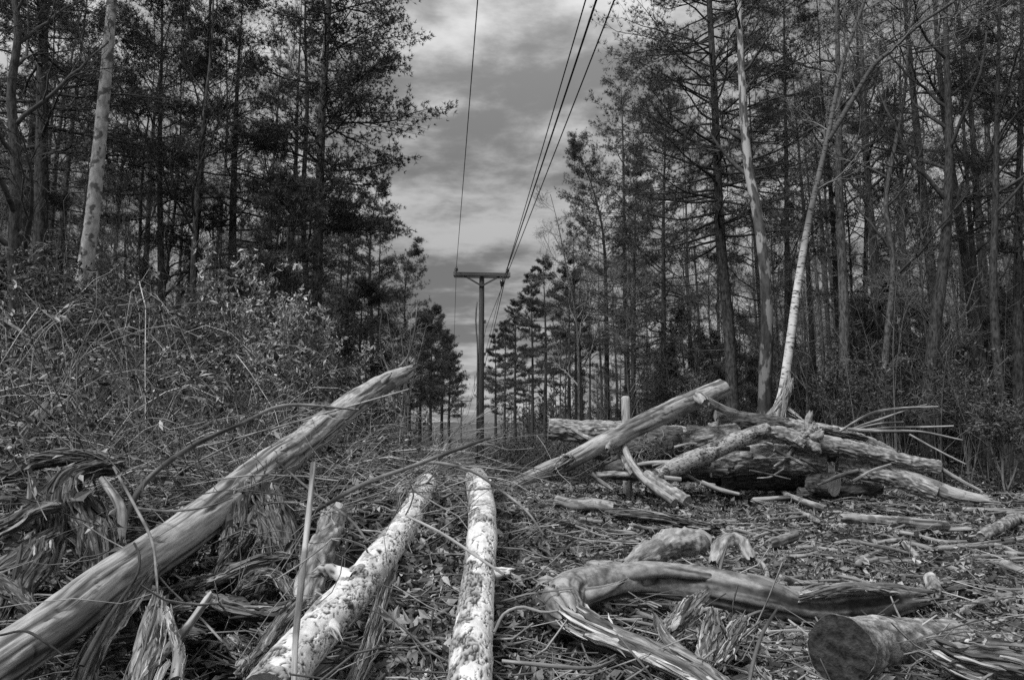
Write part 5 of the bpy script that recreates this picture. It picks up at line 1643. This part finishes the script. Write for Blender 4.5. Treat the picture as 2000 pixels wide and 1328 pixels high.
def undergrowth():
    """leafy scrub and thin stems filling the floor of the wood"""
    rng = np.random.default_rng(51)
    mb = MB()
    mt_ = MB()
    for side, n in (('l', 9000), ('r', 17000)):
        Y = 13 + 45 * rng.random(n) ** 1.3
        x = rng.uniform(-0.95, 0.95, n) * Y
        c = x + 0.081 * Y
        ok = (c < -4.4) if side == 'l' else (c > 7.4)
        x, Y, c = x[ok], Y[ok], c[ok]
        cl = fbm(np.stack([x * 0.5, Y * 0.5, 0 * x], -1), 61, 2)
        h = (0.25 + 2.3 * np.clip(cl - 0.3, 0, 1) * 2) * rng.random(len(x)) ** 1.4 * np.clip((Y - 12) / 6, 0.25, 1)
        z = gz(x, Y) + h
        k = 9
        pos = np.stack([x, Y, z], -1)[:, None, :] + rng.normal(size=(len(x), k, 3)) * np.array([0.28, 0.28, 0.16])
        pos = pos.reshape(-1, 3)
        leaf_quads(mb, pos, rng, rng.uniform(0.04, 0.10, len(pos)), rng.uniform(0.25, 1.1, len(pos)), 0.2, 0.5)
        m = 2600 if side == 'l' else 2600
        Y = 13 + 55 * rng.random(m) ** 1.2
        x = rng.uniform(-0.95, 0.95, m) * Y
        c = x + 0.081 * Y
        ok = (c < -4.4) if side == 'l' else (c > 7.2)
        x, Y = x[ok], Y[ok]
        m = len(x)
        L = rng.uniform(0.8, 5.0, m)
        t = np.linspace(0, 1, 6)[None, :]
        C = np.stack([x[:, None] + rng.normal(0, 0.16, (m, 1)) * L[:, None] * t ** 1.5 + 0.04 * np.sin(t * 6 + x[:, None]), Y[:, None] + rng.normal(0, 0.16, (m, 1)) * L[:, None] * t, gz(x, Y)[:, None] + L[:, None] * t], -1)
        R = rng.uniform(0.006, 0.022, (m, 1)) * (1.05 - 0.8 * t)
        tubes(mt_, C, R, 3, tone=rng.uniform(0.2, 0.9, m))
        A, Ar, _ = spawn(C, R, 4, 0.3, 1, lambda q: rng.uniform(0.2, 1.0, q.shape), lambda q: rng.uniform(0.4, 1.0, q.shape), 4, rng, up=0.2, jit=0.4, rfac=0.5, rtip=0.004)
        tubes(mt_, A, Ar, 3, tone=rng.uniform(0.2, 0.9, len(A)))
    n = 22000       # scrub on both sides of the track down the strip
    Y = 22 + 90 * rng.random(n) ** 1.2
    c = np.where(rng.random(n) < 0.22, rng.uniform(-4.8, -2.9, n), rng.uniform(1.7, 8.0, n))
    x = c - 0.081 * Y
    cl = fbm(np.stack([x * 0.35, Y * 0.2, 0 * x], -1), 67, 2)
    h = (0.5 + 4.2 * np.clip(cl - 0.3, 0, 1)) * rng.random(n) * np.clip(np.abs(c + 1.3) / 3.0, 0.2, 1)
    pos = (np.stack([x, Y, gz(x, Y) + h], -1)[:, None, :] + rng.normal(size=(n, 6, 3)) * np.array([0.25, 0.3, 0.15])).reshape(-1, 3)
    leaf_quads(mb, pos, rng, rng.uniform(0.06, 0.14, len(pos)), rng.uniform(0.4, 1.5, len(pos)), 0.2, 0.4)
    n = 5000        # low scrub closing the far end of the strip
    Y = rng.uniform(125, 190, n)
    x = rng.uniform(-7, 11, n) - 0.081 * Y
    h = (0.3 + 2.4 * fbm(np.stack([x * 0.3, Y * 0.1, 0 * x], -1), 68, 2)) * rng.random(n)
    pos = (np.stack([x, Y, gz(x, Y) + h], -1)[:, None, :] + rng.normal(size=(n, 5, 3)) * 0.35).reshape(-1, 3)
    leaf_quads(mb, pos, rng, rng.uniform(0.2, 0.4, len(pos)), rng.uniform(0.6, 1.8, len(pos)), 0.2, 0.4)
    tag(mb.build('undergrowth', MT['leaf_green'], smooth=False), kind='stuff')
    tag(mt_.build('undergrowth_stems', MT['twig_grey']), kind='stuff')


undergrowth()


def far_wood():
    rng = np.random.default_rng(53)
    mb = MB()
    n = 560
    Y = rng.uniform(80, 190, n)
    c = np.where(rng.random(n) < 0.4, rng.uniform(-60, -6.5, n), rng.uniform(9.5, 90, n))
    x = c - 0.081 * Y
    h = rng.uniform(5, 11, n)
    z = gz(x, Y)
    t = np.linspace(0, 1, 5)[None]
    C = np.stack([x[:, None] + rng.normal(0, 0.3, (n, 1)) * t, Y[:, None] + 0 * t, z[:, None] + h[:, None] * t], -1)
    tubes(mb, C, rng.uniform(0.07, 0.16, (n, 1)) * (1.05 - 0.9 * t), 4, tone=1.0)
    A, Ar, _ = spawn(C, np.full(C.shape[:2], 0.06), 22, 0.18, 1.0, lambda q: rng.uniform(0.6, 2.2, q.shape) * (1.15 - 0.7 * q), lambda q: rng.uniform(0.8, 1.5, q.shape), 4, rng, up=0.2, jit=0.3, rfac=0.5, rtip=0.01)
    tubes(mb, A, Ar, 3, tone=1.0)
    tt = rng.uniform(0.3, 1.0, (len(A), 3))
    pos = lerp_path(A, tt).reshape(-1, 3)
    tufts(mb, pos, np.tile(np.array([[0, 0, 0.4]]), (len(pos), 1)), rng, 5, 0.42, 0.13)
    tag(mb.build('far_woods', MT['needle']), kind='stuff')


far_wood()


def litter():
    rng = np.random.default_rng(61)

    def pts(n, y0=1.7, y1=30.0, p=0.5):
        a, b = y0 ** -p, y1 ** -p
        Y = (a + (b - a) * rng.random(n)) ** (-1 / p)
        X = rng.uniform(-0.95, 0.95, n) * (Y + 0.6)
        return X, Y
    mb = MB()
    X, Y = pts(300000)
    c = X + 0.081 * Y
    keep = ~((X < -0.9) & (Y > 6.5)) & ((Y < 20) | (c > 5)) & ~((np.abs(X + 1.2) < 0.75) & (Y < 3.3) & (rng.random(len(X)) < 0.6))
    X, Y = X[keep], Y[keep]
    sc = np.clip(Y / 7.0, 1.0, 2.2)
    size = (0.018 + 0.09 * rng.random(len(X)) ** 2.6) * sc
    Z = gz(X, Y) + rng.random(len(X)) ** 1.5 * (0.03 + 0.09 * fbm(np.stack([X * 5, Y * 5, 0 * X], -1), 73, 2))
    patch = fbm(np.stack([X * 1.3, Y * 1.3, 0 * X], -1), 71, 3)
    gap = fbm(np.stack([X * 3.1, Y * 3.1, 0 * X], -1), 75, 3)
    tone = np.minimum((0.25 + 2.0 * rng.random(len(X)) ** 2.2) * (0.35 + 1.0 * patch), 1.35)
    kp = rng.random(len(X)) < 0.25 + 0.75 * S((gap - 0.36) / 0.12)
    X, Y, Z, size, tone = X[kp], Y[kp], Z[kp], size[kp], tone[kp]
    leaf_quads(mb, np.stack([X, Y, Z], -1), rng, size, tone, 0.3, 0.48)
    tag(mb.build('leaf_litter', MT['litter'], smooth=False), kind='stuff')
    mb = MB()       # chips, bark strips and twigs
    X, Y = pts(18000)
    c = X + 0.081 * Y
    keep = ~((X < -0.9) & (Y > 7)) & ((Y < 20) | (c > 5))
    X, Y = X[keep], Y[keep]
    M = len(X)
    L = rng.uniform(0.025, 0.12, M) * np.clip(Y / 7.0, 1.0, 2.0) * rng.choice([1, 1, 1.8], M)
    az = rng.normal(0, 1.1, M)
    d = nrm(np.stack([np.cos(az), np.sin(az), rng.normal(0, 0.28, M)], -1))
    o = np.stack([X, Y, gz(X, Y) + 0.012 + 0.05 * rng.random(M) ** 2], -1)
    t = np.linspace(-0.5, 0.5, 4)[None, :, None]
    bend = rng.normal(size=(M, 1, 3)) * 0.12 * L[:, None, None]
    C = o[:, None, :] + d[:, None, :] * L[:, None, None] * t + bend * (t * t * 4)
    r = rng.uniform(0.003, 0.013, M)[:, None] * np.clip(Y / 7.0, 1.0, 1.9)[:, None] * np.array([[0.5, 1, 0.9, 0.35]])
    tubes(mb, C, r, 4, tone=0.3 + 1.1 * rng.random(M) ** 1.6, close=True)
    X, Y = pts(3600)
    keep = ~((X < -1.5) & (Y > 8)) & (Y < 20)
    X, Y = X[keep], Y[keep]
    M = len(X)
    L = rng.uniform(0.25, 0.9, M)
    az = rng.normal(0, 0.8, M)
    d = nrm(np.stack([np.cos(az), np.sin(az), rng.normal(0, 0.12, M)], -1))
    o = np.stack([X, Y, gz(X, Y) + 0.03 + 0.06 * rng.random(M)], -1)
    t = np.linspace(-0.5, 0.5, 6)[None, :, None]
    C = o[:, None, :] + d[:, None, :] * L[:, None, None] * t + rng.normal(size=(M, 1, 3)) * 0.1 * L[:, None, None] * (t * t * 4) + rng.normal(size=(M, 6, 3)) * 0.006
    r = rng.uniform(0.0015, 0.005, M)[:, None] * np.clip(Y / 7, 1, 1.8)[:, None] * np.ones((1, 6))
    tubes(mb, C, r, 3, tone=0.3 + 1.2 * rng.random(M) ** 1.6)
    tag(mb.build('twig_litter', MT['litter']), kind='stuff')


litter()


def brushwood():
    """the tangle of thin twigs over the mound between the white logs and the leaning log"""
    rng = np.random.default_rng(81)
    mb = MB()
    M = 420
    Y = rng.uniform(3.3, 7.6, M)
    X = rng.uniform(-3.0, -0.55, M) + (Y - 5) * -0.05
    n = 9
    L = rng.uniform(0.35, 1.6, M)
    az = rng.uniform(0, 2 * pi, M)
    el = np.abs(rng.normal(0.15, 0.35, M))
    d = np.stack([np.cos(az) * np.cos(el), np.sin(az) * np.cos(el), np.sin(el)], -1)
    o = np.stack([X, Y, gz(X, Y) + rng.uniform(0.0, 0.22, M)], -1)
    pts_ = [o]
    for i in range(n - 1):
        pts_.append(pts_[-1] + d * (L / (n - 1))[:, None])
        d = nrm(d + rng.normal(size=d.shape) * 0.12 - np.array([0, 0, 0.05]))
    C = np.stack(pts_, 1)
    C[..., 2] = np.maximum(C[..., 2], gz(C[..., 0], C[..., 1]) + 0.01)
    R = rng.uniform(0.0025, 0.0065, M)[:, None] * np.linspace(1.1, 0.5, n)[None]
    tubes(mb, C, R, 4, tone=rng.uniform(0.4, 1.8, M))
    A, Ar, _ = spawn(C, R, 4, 0.2, 1, lambda q: rng.uniform(0.1, 0.5, q.shape), lambda q: rng.uniform(0.4, 1.0, q.shape), 5, rng, up=0.1, jit=0.5, rfac=0.6, rtip=0.0017)
    tubes(mb, A, Ar, 3, tone=rng.uniform(0.4, 1.8, len(A)))
    tag(mb.build('brushwood_litter', MT['twig_grey']), kind='stuff')


brushwood()
